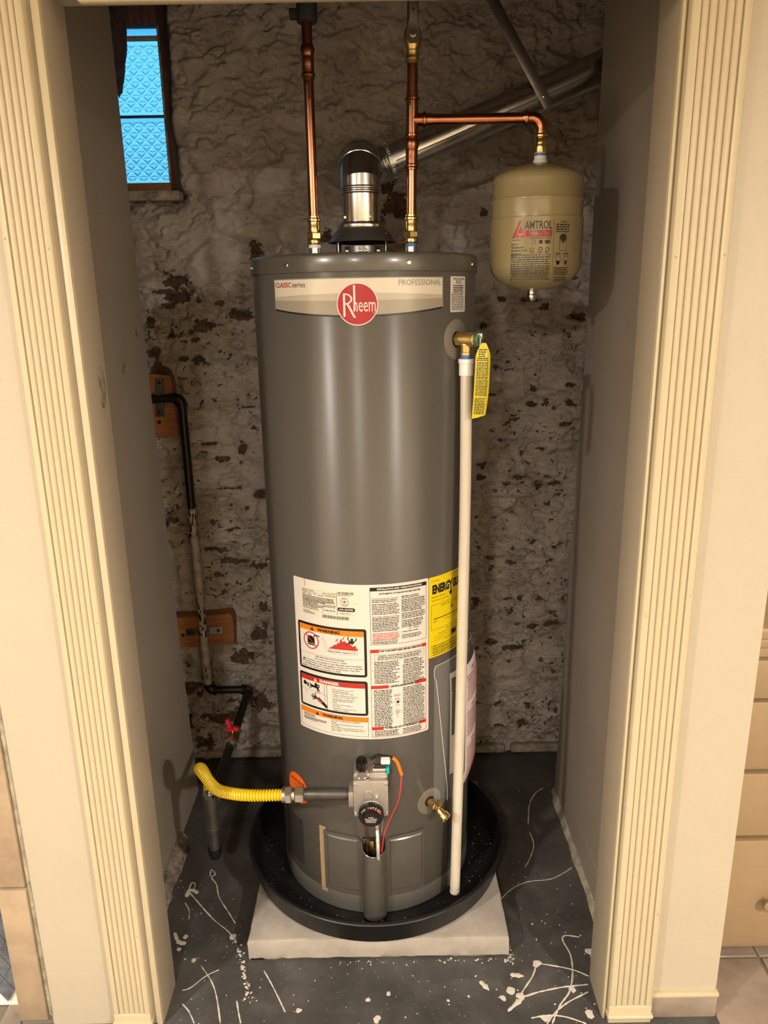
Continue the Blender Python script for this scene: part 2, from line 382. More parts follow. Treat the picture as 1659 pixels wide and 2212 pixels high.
# ------------------------------------------------------------------ lettering and print on surfaces
_tc = {}
def text2d(s, res=2, bold=0.0, line=1.0, align='LEFT'):
    key = (s, res, bold, line, align)
    if key not in _tc:
        cu_ = bpy.data.curves.new('t', 'FONT'); cu_.body = s; cu_.size = 1; cu_.resolution_u = res
        cu_.dimensions = '2D'; cu_.fill_mode = 'FRONT'; cu_.offset = bold; cu_.space_line = line; cu_.align_x = align
        ob_ = bpy.data.objects.new('t', cu_)
        me = bpy.data.meshes.new_from_object(ob_)
        V = np.array([tuple(v.co)[:2] for v in me.vertices]) if len(me.vertices) else np.zeros((0, 2))
        F = [tuple(p_.vertices) for p_ in me.polygons]
        bpy.data.objects.remove(ob_); bpy.data.curves.remove(cu_); bpy.data.meshes.remove(me)
        _tc[key] = (V, F)
    return _tc[key]
class Surf:
    """print surface: (u, v) -> point; us = metres per u unit"""
    us = 1.0
    def strip(s, mb, us, vb, vt, off, mi):
        n = len(us); V = []; F = []
        offs = [off] * n if isinstance(off, (int, float)) else off
        for i in range(n): V += [s.pt(us[i], vb[i], offs[i]), s.pt(us[i], vt[i], offs[i])]
        for i in range(n - 1): F.append((2 * i, 2 * i + 2, 2 * i + 3, 2 * i + 1))
        mb.add(V, F, mi)
    def rect(s, mb, u0, u1, v0, v1, off, mi, n=None):
        n = n or max(2, int(abs(u1 - u0) * s.us / 0.008) + 1)
        us = np.linspace(u0, u1, n + 1); s.strip(mb, us, [v0] * (n + 1), [v1] * (n + 1), off, mi)
    def rrect(s, mb, u0, u1, v0, v1, r, off, mi):
        ru = r / s.us
        us = [u0 + ru * (1 - math.cos(R_(a))) for a in (0, 22, 45, 67, 90)]
        mid = np.linspace(u0 + ru, u1 - ru, max(2, int((u1 - u0) * s.us / 0.008)) + 1)[1:-1]
        us = us + list(mid) + [u1 - (q - u0) for q in reversed(us)]
        inset = []
        for u in us:
            d = min(u - u0, u1 - u) * s.us
            inset.append(r - math.sqrt(max(0, r * r - (r - d) ** 2)) if d < r else 0)
        s.strip(mb, us, [v0 + q for q in inset], [v1 - q for q in inset], off, mi)
    def disc(s, mb, u, v, r, off, mi, n=20, ry=None):
        ry = ry or r
        an = [math.pi * i / n for i in range(n + 1)]
        s.strip(mb, [u - r / s.us * math.cos(a) for a in an], [v - ry * math.sin(a) for a in an], [v + ry * math.sin(a) for a in an], off, mi)
    def ring(s, mb, u, v, r, w, off, mi, n=24):
        V = []; F = []
        for i in range(n):
            a = 2 * math.pi * i / n
            for q in (r - w, r): V.append(s.pt(u + q * math.cos(a) / s.us, v + q * math.sin(a), off))
        for i in range(n):
            j = (i + 1) % n; F.append((2 * i, 2 * i + 1, 2 * j + 1, 2 * j))
        mb.add(V, F, mi)
    def frame(s, mb, u0, u1, v0, v1, w, off, mi):
        wu = w / s.us
        s.rect(mb, u0, u1, v1 - w, v1, off, mi); s.rect(mb, u0, u1, v0, v0 + w, off, mi)
        s.rect(mb, u0, u0 + wu, v0, v1, off, mi, 1); s.rect(mb, u1 - wu, u1, v0, v1, off, mi, 1)
    def poly(s, mb, pts, off, mi):
        mb.add([s.pt(u, v, off) for u, v in pts], [tuple(range(len(pts)))], mi)
    def line(s, mb, a, b, w, off, mi):
        d = Vector(((b[0] - a[0]) * s.us, b[1] - a[1])); d.normalize(); nx, ny = -d.y * w / 2 / s.us, d.x * w / 2
        s.poly(mb, [(a[0] + nx, a[1] + ny), (a[0] - nx, a[1] - ny), (b[0] - nx, b[1] - ny), (b[0] + nx, b[1] + ny)], off, mi)
    def text(s, mb, t, u0, u1, v0, v1, off, mi, bold=0.0, res=2, line=1.0, align='LEFT', maxsq=None):
        V, F = text2d(t, res, bold + (0.012 if res == 1 else 0.0), line, align)
        if not len(V): return
        lo = V.min(0); hi = V.max(0); sz = np.maximum(hi - lo, 1e-6)
        U = u0 + (V[:, 0] - lo[0]) / sz[0] * (u1 - u0); Z = v0 + (V[:, 1] - lo[1]) / sz[1] * (v1 - v0)
        mb.add([s.pt(a, b, off) for a, b in zip(U, Z)], F, mi)
    def print_rows(s, mb, u0, u1, v0, v1, n, off, mi, fill=0.52, short=0.3, seed=0, gaps=()):
        """rows of print too small to read in the photograph: word-long dashes"""
        rn = random.Random(seed); pitch = (v1 - v0) / n
        for i in range(n):
            if i in gaps: continue
            top = v1 - i * pitch; u = u0
            end = u1 - (rn.random() * short * (u1 - u0) if rn.random() < 0.45 or i + 1 in gaps or i == n - 1 else rn.random() * 0.05 * (u1 - u0))
            while u < end:
                wl = min((0.0022 + rn.random() * 0.0065) * (pitch / 0.0042) / s.us, end - u)
                h = pitch * fill * (0.8 + 0.3 * rn.random())
                s.rect(mb, u, u + wl, top - pitch * 0.22 - h, top - pitch * 0.22, off, mi, 1)
                u += wl + pitch * 0.30 / s.us
    def triangle(s, mb, u, v, w, h, off, mi): s.poly(mb, [(u - w / 2 / s.us, v), (u + w / 2 / s.us, v), (u, v + h)], off, mi)
class Cyl(Surf):
    def __init__(s, cx, cy, R): s.c = (cx, cy); s.R = R; s.us = R * math.pi / 180
    def pt(s, t, z, off=0.0):
        a = R_(t); r = s.R + off
        return (s.c[0] + r * math.sin(a), s.c[1] - r * math.cos(a), z)
class Plane(Surf):
    def __init__(s, o, u, v, bend=None):
        s.o = Vector(o); s.u = Vector(u).normalized(); s.v = Vector(v).normalized(); s.n = s.u.cross(s.v); s.bend = bend
    def pt(s, u, v, off=0.0):
        q = s.o + s.u * u + s.v * v + s.n * (off + (s.bend(u, v) if s.bend else 0)); return tuple(q)
def sheet(mb, surf, us, vs, off, mi=0):
    V = [surf.pt(u, v, off(u, v) if callable(off) else off) for v in vs for u in us]; n = len(us)
    mb.add(V, [(j * n + i, j * n + i + 1, (j + 1) * n + i + 1, (j + 1) * n + i) for j in range(len(vs) - 1) for i in range(n - 1)], mi)

# ------------------------------------------------------------------ numpy noise for relief
def vnoise(x, y, seed):
    r = np.random.default_rng(seed); G = r.random((257, 257))
    xi = np.floor(x).astype(int); yi = np.floor(y).astype(int); fx = x - xi; fy = y - yi
    fx = fx ** 3 * (fx * (fx * 6 - 15) + 10); fy = fy ** 3 * (fy * (fy * 6 - 15) + 10)
    a = G[xi % 256, yi % 256]; b = G[(xi + 1) % 256, yi % 256]; c = G[xi % 256, (yi + 1) % 256]; d = G[(xi + 1) % 256, (yi + 1) % 256]
    return (a * (1 - fx) + b * fx) * (1 - fy) + (c * (1 - fx) + d * fx) * fy
def fbm(x, y, f, o, seed, gain=0.5):
    s = 0; a = 1; t = 0
    for i in range(o):
        s = s + a * vnoise(x * f + 13.7 * i, y * f + 7.3 * i, seed + i); t += a; a *= gain; f *= 2.03
    return s / t
def sstep(a, b, x):
    t = np.clip((x - a) / (b - a), 0, 1); return t * t * (3 - 2 * t)
# ------------------------------------------------------------------ structure
def sbox(name, m, label, *a, **k):
    mb = MB(); mb.box(*a, **k); return struct(name, mb, m, label)
WHITE = 'outer shell'
fl = sbox('floor', 'painted_floor', 'dark grey painted concrete floor splashed with pale paint inside the closet', -0.82, 0.78, -0.60, 0.66, -0.03, 0.0)
fr_ = MB(); fr_.box(-2.65, 2.65, -4.65, -0.60, -0.03, -0.004); fr_.box(0.78, 2.65, -0.60, 0.26, -0.03, -0.004); fr_.box(-2.65, -0.82, -0.60, -0.40, -0.03, -0.004)
frt = struct('floor_room', fr_, 'grout', 'beige stone tile floor of the room outside the closet')
tile_me = None
GX, GY, TS = 0.955, -0.352, 0.305
for i in range(-6, 4):
    for j in range(0, 4):
        x0, y1 = GX + i * TS + 0.003, GY - j * TS - 0.003
        x1, y0 = x0 + TS - 0.006, y1 - TS + 0.006
        if y0 > -0.60 - 1e-6 or (x1 > 0.80 or x0 < -0.84) or True:
            if x0 < 0.79 and x1 > -0.83 and y1 > -0.605:
                # cut at the closet floor
                if x1 > 0.80 and x0 < 0.80: x0 = 0.781
                elif x0 < -0.84 and x1 > -0.84: x1 = -0.821
                else: y1 = -0.603
            if x1 - x0 < 0.02 or y1 - y0 < 0.02: continue
            t = MB().box(x0, x1, y0, y1, -0.012, 0.0, 0, 0.002, 1); t.build('tile', 'floor_tile', frt)
for i in range(0, 3):
    MB().box(GX + (i - 1) * TS + 0.003 if i else 0.781, GX + i * TS - 0.003, -0.349, -0.20, -0.012, 0.0, 0, 0.002, 1).build('tile', 'floor_tile', frt)
t = MB().box(-2.65, 2.65, -4.65, -1.58, -0.012, -0.001); t.build('far_floor', 'floor_tile', frt)

sbox('ceiling', 'roomwall', 'plain cream ceiling of the room outside the closet', -2.65, 2.65, -4.65, -0.45, 2.25, 2.30)
sbox('ceiling_alcove', 'roomwall', 'plain cream ceiling over the drawer alcove', 0.775, 2.65, -0.45, 0.30, 2.25, 2.30)
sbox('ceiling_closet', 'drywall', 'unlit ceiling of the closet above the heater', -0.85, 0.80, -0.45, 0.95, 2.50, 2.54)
sbox('wall_room_left', 'roomwall', 'cream wall on the left of the outer room', -2.65, -2.60, -4.65, -0.40, 0, 2.26)
sbox('wall_room_right', 'roomwall', 'cream wall on the right of the outer room', 2.60, 2.65, -4.65, 0.30, 0, 2.26)
sbox('wall_room_rear', 'roomwall', 'cream wall behind the photographer', -2.65, 2.65, -4.65, -4.60, 0, 2.26)
sbox('wall_alcove', 'roomwall', 'wall behind the drawer alcove', 0.775, 2.65, 0.22, 0.27, 0, 2.26)
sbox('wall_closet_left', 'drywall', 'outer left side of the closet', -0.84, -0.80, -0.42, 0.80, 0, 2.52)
sbox('wall_closet_right', 'roomwall', 'outer right side of the closet', 0.76, 0.78, -0.42, 0.66, 0, 2.52)
sbox('wall_front_left', 'wallcream', 'flat cream pilaster left of the fluted casing', -0.742, -0.50, -0.505, -0.41, 0, 2.30)
sbox('wall_front_tile', 'grout', 'tiled end of the wall left of the cream pilaster', -0.815, -0.742, -0.503, -0.41, 0, 2.30)
sbox('wall_shower', 'porcelain', 'white shower wall at the far lower left', -2.65, -0.812, -0.452, -0.40, 0, 2.30)
sbox('wall_front_right', 'wallcream', 'flat cream pilaster right of the fluted casing', 0.53, 0.775, -0.505, -0.41, 0, 2.30)
sbox('wall_front_top', 'cream', 'wall above the closet opening', -0.815, 0.775, -0.505, -0.41, 2.083, 2.52)
# jambs
sbox('trim_jamb_left', 'greige', 'grey beige jamb lining the left of the closet opening', -0.52, -0.488, -0.507, -0.404, 0, 2.084, bev=0.002)
sbox('trim_jamb_right', 'greige', 'grey beige jamb lining the right of the closet opening', 0.517, 0.55, -0.507, -0.404, 0, 2.084, bev=0.002)
sbox('trim_jamb_head', 'greige', 'grey beige head jamb across the top of the closet opening', -0.488, 0.517, -0.507, -0.404, 2.080, 2.10)
sbox('trim_header_strip', 'cream', 'round edged cream strip under the head of the opening', -0.425, 0.515, -0.528, -0.508, 2.046, 2.09, bev=0.006, seg=3)
sbox('trim_bead_left', 'cream', 'narrow cream bead between left casing and jamb', -0.503, -0.489, -0.513, -0.500, 0, 2.081, bev=0.003)
sbox('trim_bead_right', 'cream', 'narrow cream bead between right casing and jamb', 0.518, 0.5245, -0.513, -0.500, 0, 2.081, bev=0.002)

def casing(name, x0, x1, label):
    w = x1 - x0; b = w * 0.155; n = 5; rw = (w - 2 * b) / n
    def prof(reeds):
        P = [(x0, -0.500), (x0, -0.522), (x0 + 0.003, -0.525), (x0 + b - 0.001, -0.525)]
        if reeds:
            for i in range(n):
                xs = x0 + b + i * rw
                P.append((xs + 0.0004, -0.5195))
                for a in (25, 55, 90, 125, 155): P.append((xs + rw / 2 - math.cos(R_(a)) * (rw / 2 - 0.0006), -0.5205 - math.sin(R_(a)) * 0.0042))
            P.append((x1 - b - 0.0004, -0.5195))
        P += [(x1 - b + 0.001, -0.525), (x1 - 0.003, -0.525), (x1, -0.522), (x1, -0.500)]
        return list(reversed(P))
    mb = MB(); mb.extrude(prof(True), 0.048, 2.30)
    mb.box(x0, x1, -0.525, -0.500, 0.0, 0.048, bev=0.002)
    mb.box(x0 - 0.003, x1 + 0.003, -0.532, -0.502, 0.016, 0.026, bev=0.003)
    o = struct(name, mb, 'cream', label, angle=50)
    for zx in (0.3, 1.05, 1.7):
        for xx in (x0 + b * 0.5, x1 - b * 0.5):
            MB().lathe([(0.0022, 0), (0.0016, 0.0006), (0.0005, 0.0007)], (xx, -0.525, zx + random.uniform(-.05, .05)), (0, -1, 0), 8).build('nail_mark', 'greige', o)
    return o
casing('trim_casing_left', -0.594, -0.510, 'cream fluted door casing on the left of the opening')
casing('trim_casing_right', 0.528, 0.625, 'cream fluted door casing on the right of the opening')

# wall tiles on the left wall end
wt = bpy.data.objects['wall_front_tile']
for z0, z1 in ((0.022, 0.381), (0.389, 0.752), (0.760, 1.123), (1.131, 1.494)):
    MB().box(-0.812, -0.7495, -0.514, -0.500, z0, z1, 0, 0.003, 2).build('tile', 'tile', wt)
sbox('trim_caulk_left', 'curb_pale', 'thin caulk line between tile edge and left pilaster', -0.7485, -0.741, -0.507, -0.500, 0.03, 1.5)
# mosaic band on the shower wall
ws = bpy.data.objects['wall_shower']
P_ = Plane((-0.828, -0.455, 0.0), (-1, 0, 0), (0, 0, 1))
def dia(cx, cz, a, b):
    mb = MB(); V = [(cx + a, -0.458, cz), (cx, -0.458, cz + b), (cx - a, -0.458, cz), (cx, -0.458, cz - b)]
    V += [(x, -0.451, z) for x, _, z in V]
    mb.add(V, [(0, 1, 2, 3), (0, 4, 5, 1), (1, 5, 6, 2), (2, 6, 7, 3), (3, 7, 4, 0)]); return mb
k = 0
for i in range(16):
    for cx, dz in ((-0.868, 0.0), (-0.8895, 0.0355), (-0.8465, 0.0355)):
        dia(cx, 0.05 + i * 0.071 + dz, 0.0205, 0.0340).build('mosaic_tile', 'mosaic', ws); k += 1
MB().box(-0.918, -0.9115, -0.462, -0.448, 0.0, 1.2, 0, 0.002).build('edge_strip', 'porcelain', ws)
# tile base under the right pilaster
MB().box(0.628, 0.7775, -0.513, -0.500, 0.0, 0.058, 0, 0.002).build('base_tile', 'floor_tile', bpy.data.objects['wall_front_right'])
MB().box(0.627, 0.7795, -0.516, -0.500, 0.059, 0.070, 0, 0.003).build('base_lip', 'cream', bpy.data.objects['wall_front_right'])

# closet side partitions
def partition(name, xs, prof, label):
    mb = MB(); n = len(prof)
    V = [(x, y, z) for x in xs for y, z in prof]
    F = [tuple(range(n)), tuple(reversed(range(n, 2 * n)))] + [(i, n + i, n + (i + 1) % n, (i + 1) % n) for i in range(n)]
    mb.add(V, F); return struct(name, mb, 'drywall', label, smooth=False)
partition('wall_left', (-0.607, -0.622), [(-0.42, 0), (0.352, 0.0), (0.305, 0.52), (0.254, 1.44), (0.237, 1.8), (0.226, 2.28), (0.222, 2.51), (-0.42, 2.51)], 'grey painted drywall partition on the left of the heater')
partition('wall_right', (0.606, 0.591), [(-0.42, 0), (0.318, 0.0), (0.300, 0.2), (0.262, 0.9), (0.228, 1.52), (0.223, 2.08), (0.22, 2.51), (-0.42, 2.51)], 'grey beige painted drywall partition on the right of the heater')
def scuff(parent, x, y, z, ry, rz):
    n = 18; V = [(x, y + ry * math.cos(2 * math.pi * i / n), z + rz * math.sin(2 * math.pi * i / n)) for i in range(n)]
    if parent.name == 'wall_right': V.reverse()
    MB().add(V, [tuple(range(n))]).build('scuff_mark', 'scuff', parent, smooth=False)
scuff(bpy.data.objects['wall_left'], -0.6066, 0.055, 1.455, 0.016, 0.034)
scuff(bpy.data.objects['wall_left'], -0.6066, 0.185, 1.52, 0.012, 0.012)
scuff(bpy.data.objects['trim_jamb_left'], -0.4876, -0.435, 1.445, 0.020, 0.040)
# rough plaster curb at the foot of both partitions
def rough_curb(name, x0, x1, y0, y1, h, m, label, seed):
    ys = np.linspace(y0, y1, 60); mb = MB(); V = []; F = []
    for i, y in enumerate(ys):
        q = fbm(np.array([y]), np.array([0.0]), 14, 4, seed)[0]; q2 = fbm(np.array([y]), np.array([3.0]), 25, 3, seed + 5)[0]
        e = x0 + (x1 - x0) * (0.55 + 0.75 * q) * (1.0 if 3 < i < 57 else 0.7)
        V += [(x0, y, -0.001), (e, y, 0.0005), (x0 + (e - x0) * 0.7, y, h * (0.35 + 0.4 * q2)), (x0, y, h * (0.7 + 0.5 * q2))]
    for i in range(len(ys) - 1):
        for j in range(3): F.append((4 * i + j, 4 * i + 4 + j, 4 * i + 5 + j, 4 * i + 1 + j))
    mb.add(V, F); return struct(name, mb, m, label)
rough_curb('baseboard_left', -0.606, -0.572, -0.40, 0.12, 0.03, 'curb', 'rough speckled plaster curb at the foot of the left partition', 31)
rough_curb('baseboard_right', 0.592, 0.574, -0.40, 0.315, 0.02, 'curb_pale', 'rough pale plaster edge along the foot of the right partition', 47)
MB().box(0.5895, 0.5915, -0.40, 0.309, 0.005, 0.115, 0, 0.0008, 1).build('skim_strip', 'drywall', bpy.data.objects['wall_right'])

# ------------------------------------------------------------------ whitewashed stone wall
BARE = [(-0.591,1.656,.037,.024),(-0.573,1.612,.04,.027),(-0.633,1.627,.028,.008),(-0.62,1.586,.026,.008),(-0.514,1.521,.032,.02),(-0.529,1.598,.01,.012),(-0.614,1.495,.029,.02),(-0.575,1.476,.014,.006),(-0.546,1.48,.012,.007),(-0.54,1.419,.017,.013),(-0.587,1.424,.015,.009),(-0.684,1.545,.02,.022),(-0.687,1.447,.026,.014),(-0.663,1.389,.029,.02),(-0.458,1.59,.017,.008),(-0.389,1.554,.032,.014),(-0.417,1.569,.011,.007),(-0.342,1.744,.02,.027),(.094,1.861,.052,.034),(.054,1.919,.03,.028),(.35,1.838,.022,.021),(-0.348,1.764,.014,.016),(-0.329,1.717,.011,.011),(-0.123,1.78,.017,.026),(.358,1.51,.013,.011),(.549,1.567,.023,.014),(.505,1.584,.043,.008),(.412,1.59,.014,.01),(.644,1.538,.029,.02),(.652,1.524,.014,.008),(.521,1.358,.012,.009),(.468,1.407,.007,.007),(.516,1.312,.015,.009),(.633,1.324,.021,.007),(.51,1.26,.021,.01),(.582,1.252,.009,.013),(.636,1.266,.024,.015),(.624,1.199,.021,.009),(.424,1.149,.012,.009),(.386,1.18,.006,.006),(.486,1.105,.009,.012),(.546,1.117,.015,.006),(.555,.992,.024,.013),(.604,.999,.031,.013),(.443,1.002,.015,.009),(.473,1.025,.021,.009),(.351,1.066,.015,.008),(.353,1.027,.018,.009),(.47,.895,.015,.008),(.499,.93,.008,.006),(.346,.893,.009,.006),(.356,.779,.013,.012),(.393,.743,.016,.007),(.459,.732,.019,.007),(.428,.694,.006,.005),(.347,.586,.026,.028),(.455,.592,.026,.009),(.499,.595,.013,.01),(.566,.595,.019,.009),(.6,.733,.022,.013),(.596,.649,.013,.008),(.485,.409,.045,.012),(.355,.406,.01,.009),(.546,.496,.029,.012),(.61,.503,.032,.012),(.411,.428,.026,.011),(.433,.197,.017,.007),(.535,.223,.007,.009),(.541,.184,.012,.011),(.444,.107,.033,.009),(.519,.115,.023,.026),(.627,.316,.013,.011),(-0.534,.884,.009,.008),(-0.689,.886,.019,.011),(-0.665,.894,.031,.013),(-0.529,1.15,.033,.008),(-0.487,1.103,.036,.011),(-0.425,1.125,.018,.018),(-0.394,1.268,.033,.007),(-0.479,1.002,.046,.008),(-0.374,.977,.031,.013),(-0.474,.858,.022,.01),(-0.542,.786,.062,.013),(-0.482,.744,.078,.013),(-0.389,.725,.031,.013),(-0.382,.581,.019,.021),(-0.404,.478,.029,.025),(-0.533,.694,.031,.008),(-0.458,.39,.049,.025),(-0.557,.154,.067,.023),(-0.631,.06,.037,.031),(-0.421,.207,.05,.037),(-0.664,.267,.049,.037),(-0.692,.137,.033,.026),(.431,1.671,.007,.007),(.631,1.648,.014,.008),(.038,1.817,.017,.018)]
STEP = 0.0042
xs = np.arange(-0.815, 0.775, STEP); zs = np.arange(-0.01, 2.52, STEP)
X, Z = np.meshgrid(xs, zs)
wx = X + 0.05 * (fbm(X, Z, 5, 3, 3) - 0.5); wz = Z + 0.05 * (fbm(X, Z, 5, 3, 9) - 0.5)
# rubble stones under the plaster: flattened cells
pts = []
for j in range(16):
    for i in range(9): pts.append((-0.95 + (i + 0.5 * (j % 2)) * 0.235 + rng.uniform(-.06, .06), 0.03 + j * 0.165 + rng.uniform(-.035, .035)))
pts = np.array(pts); F1 = np.full(X.shape, 9.0); F2 = np.full(X.shape, 9.0)
for px_, pz_ in pts:
    d = np.hypot((wx - px_) * 0.8, (wz - pz_) * 1.25); m_ = d < F1
    F2 = np.where(m_, F1, np.minimum(F2, d)); F1 = np.where(m_, d, F1)
edge = sstep(0.0, 0.06, F2 - F1)
H = 0.014 * edge + 0.040 * (fbm(wx, wz * 1.5, 3.2, 3, 21) - 0.5) + 0.050 * (fbm(wx, wz * 1.9, 10, 4, 33, 0.55) - 0.5)
rid = 1 - np.abs(2 * fbm(X, Z * 1.6, 9, 4, 41, 0.6) - 1)           # creases
low = sstep(1.75, 1.45, Z)
H -= 0.014 * sstep(0.86, 0.99, rid)
H += 0.015 * (fbm(X, Z * 1.3, 34, 4, 55, 0.65) - 0.5)
pit = fbm(X + 0.02 * fbm(X, Z, 40, 2, 71), Z * 1.35, 27, 4, 63, 0.6)
pitm = sstep(0.70, 0.76, pit) * (0.10 + 0.7 * low)
pit2 = fbm(X + 0.012 * fbm(X, Z, 60, 2, 72), Z * 1.25, 62, 4, 64, 0.62)
pitm = np.maximum(pitm, sstep(0.68, 0.73, pit2) * (0.15 + 0.85 * low) * sstep(0.38, 0.6, fbm(X, Z, 6, 2, 67)))
bare = np.zeros_like(X); halo = np.zeros_like(X)
jag = (fbm(X, Z * 1.2, 30, 6, 81, 0.75) - 0.5)
for bx, bz, rx, rz in BARE:
    sc_ = 0.78 if bx > 0.3 else (0.85 if bz < 1.3 else 1.0); rx *= sc_; rz *= sc_
    d = np.sqrt(((X - bx) / rx) ** 2 + ((Z - bz) / rz) ** 2) + jag * 2.6
    bare = np.maximum(bare, sstep(1.15, 0.75, d)); halo = np.maximum(halo, sstep(2.6, 0.9, d))
bare = np.maximum(bare, 0.85 * pitm)
H -= 0.007 * bare * (0.6 + 0.8 * fbm(X, Z, 60, 3, 91))
dirt_shade = 0.10 + 0.75 * low * sstep(0.30, 0.62, fbm(X, Z, 2.6, 3, 101)) + 0.5 * sstep(0.35, 0.0, Z)
dirt_shade += 0.35 * sstep(0.9, 0.98, rid) * low + 0.55 * halo
Y = 0.567 - H
# window opening (right edge ragged) and the sloping ledge below it
er = -0.562 + 0.012 * (fbm(X, Z, 12, 3, 111) - 0.5) + 0.003 * np.sin(Z * 14)
eb = 1.896 + 0.010 * (fbm(X, Z, 14, 3, 117) - 0.5)
mw = sstep(0.020, -0.016, X - er) * sstep(-0.006, 0.010, Z - eb) * sstep(2.440, 2.420, Z)
Y = Y + mw * 0.10
slope = sstep(-0.46, -0.60, X) * sstep(1.845, 1.893, Z) * (1 - mw) * sstep(1.93, 1.9, Z)
Y = Y + slope * 0.035
dirt_shade += 1.4 * slope
bare = np.clip(bare, 0, 1); dirt_shade = np.clip(dirt_shade, 0, 1.3)
ny, nx = X.shape
V = np.stack([X, Y, Z], -1).reshape(-1, 3)
idx = np.arange(nx * ny).reshape(ny, nx)
quad = np.stack([idx[:-1, :-1], idx[:-1, 1:], idx[1:, 1:], idx[1:, :-1]], -1).reshape(-1, 4)
keep = ~((mw.reshape(-1)[quad] > 0.985).all(1))
quad = quad[keep]
me = bpy.data.meshes.new('wall_back')
me.vertices.add(len(V)); me.vertices.foreach_set('co', V.astype(np.float32).ravel())
me.loops.add(quad.size); me.loops.foreach_set('vertex_index', quad.astype(np.int32).ravel())
me.polygons.add(len(quad)); me.polygons.foreach_set('loop_start', np.arange(0, quad.size, 4, dtype=np.int32))
me.polygons.foreach_set('use_smooth', np.ones(len(quad), dtype=bool))
for nm, arr in (('bare', bare), ('dirt_shade', dirt_shade)):
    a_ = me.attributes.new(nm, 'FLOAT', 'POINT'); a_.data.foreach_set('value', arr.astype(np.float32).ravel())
me.update(calc_edges=True); me.validate()
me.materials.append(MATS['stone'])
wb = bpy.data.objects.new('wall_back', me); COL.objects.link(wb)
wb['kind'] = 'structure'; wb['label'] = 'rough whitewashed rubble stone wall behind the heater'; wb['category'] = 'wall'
sbox('wall_outer', 'curb', 'outer face of the stone wall around the window', -0.553, 0.80, 0.66, 0.78, -0.03, 2.54)
mb = MB(); mb.box(-0.84, -0.55, 0.66, 0.78, -0.03, 1.90); mb.box(-0.84, -0.55, 0.66, 0.78, 2.43, 2.54); struct('wall_outer_left', mb, 'curb', 'outer face of the stone wall below the window')
# plaster lump hanging at the window's left side
bm = bmesh.new(); bmesh.ops.create_icosphere(bm, subdivisions=4, radius=1)
for v in bm.verts:
    c = v.co.copy(); q = 1 + 0.28 * (fbm(np.array([c.x + 3 + c.y * .4]), np.array([c.z + 3 - c.y * .7]), 2.2, 4, 131, 0.6)[0] - 0.5) * 2
    tz = (c.z + 1) / 2
    v.co = Vector((-0.690 + c.x * q * 0.050 * (0.30 + 0.8 * tz), 0.50 + c.y * q * 0.07, 2.30 + c.z * q * 0.135))
lm = MB(); bm.verts.index_update(); lm.add([v.co for v in bm.verts], [[v.index for v in f.verts] for f in bm.faces]); bm.free()
lm.build('plaster_lump', 'lump', wb)
# pale strips lying along the foot of the wall
bbk = MB()
bbk.box(0.20, 0.462, 0.535, 0.562, 0.004, 0.034, 0, 0.008, 3); bbk.box(0.482, 0.700, 0.535, 0.562, 0.004, 0.036, 0, 0.008, 3); bbk.box(-0.62, -0.22, 0.530, 0.562, 0.004, 0.034, 0, 0.008, 3)
struct('baseboard_back', bbk, 'curb_pale', 'pale narrow strip along the foot of the stone wall')

# ------------------------------------------------------------------ window
wnd = thing('window_1', 'small wood framed window with patterned blue daylight glass in stone wall', 'window', (-0.70, 0.72, 1.90))
wnd['kind'] = 'structure'
YF = 0.640
XG = -0.592
MB().box(XG, -0.553, YF - 0.020, YF + 0.02, 1.90, 2.43, 0, 0.003).build('frame_stile', 'wood_dark', wnd)
MB().box(-0.800, XG, YF - 0.020, YF + 0.02, 1.918, 1.945, 0, 0.003).build('frame_rail', 'wood', wnd)
MB().box(-0.800, XG, YF - 0.020, YF + 0.02, 2.366, 2.430, 0, 0.003).build('frame_rail', 'wood_dark', wnd)
MB().box(-0.800, -0.556, YF - 0.075, YF - 0.021, 1.888, 1.916, 0, 0.006).build('sill', 'sill_wood', wnd)
MB().box(-0.800, XG, YF - 0.010, YF + 0.008, 2.330, 2.342, 0, 0.003).build('top_bead', 'sill_wood', wnd)
MB().box(XG - 0.005, XG + 0.002, YF - 0.022, YF + 0.014, 1.945, 2.366, 0, 0.002).build('glazing_bead', 'sill_wood', wnd)
MB().box(-0.800, XG, YF - 0.008, YF + 0.012, 2.1275, 2.1330, 0, 0.001).build('muntin', 'iron_grey', wnd)
def pane(z0, z1, x0=-0.80, x1=XG):
    gx = np.arange(x0, x1 + 1e-6, 0.0015); gz = np.arange(z0, z1 + 1e-6, 0.0015)
    XX, ZZ = np.meshgrid(gx, gz); c = 0.0345
    a = (XX - x1) / c; b = (ZZ - z0) / c
    fa = np.abs((a + b + 100) % 1 - 0.5); fb = np.abs((a - b + 100.0) % 1 - 0.5)
    pa = np.abs((a + 100) % 1 - 0.5); pb = np.abs((b + 100) % 1 - 0.5)
    dg = np.minimum(fa, fb)
    pl = np.minimum(np.minimum(pa, np.abs((a + 100.5) % 1 - 0.5)), np.minimum(pb, np.abs((b + 100.5) % 1 - 0.5)))
    h = 0.0042 * np.clip(1 - dg / 0.16, 0, 1) + 0.0026 * np.clip(1 - pl / 0.07, 0, 1) * sstep(0.05, 0.16, dg)
    plain = sstep(0.012, 0.016, z1 - ZZ) * sstep(0.003, 0.008, ZZ - z0)
    YY = YF - 0.002 - h * plain - 0.0006 * fbm(XX, ZZ, 90, 3, 151)
    ny, nx = XX.shape; V = np.stack([XX, YY, ZZ], -1).reshape(-1, 3)
    idx = np.arange(nx * ny).reshape(ny, nx)
    q = np.stack([idx[:-1, :-1], idx[:-1, 1:], idx[1:, 1:], idx[1:, :-1]], -1).reshape(-1, 4)
    mb = MB(); mb.add(V.tolist(), [tuple(r) for r in q.tolist()]); return mb.build('pane', 'pattern_glass', wnd, angle=180)
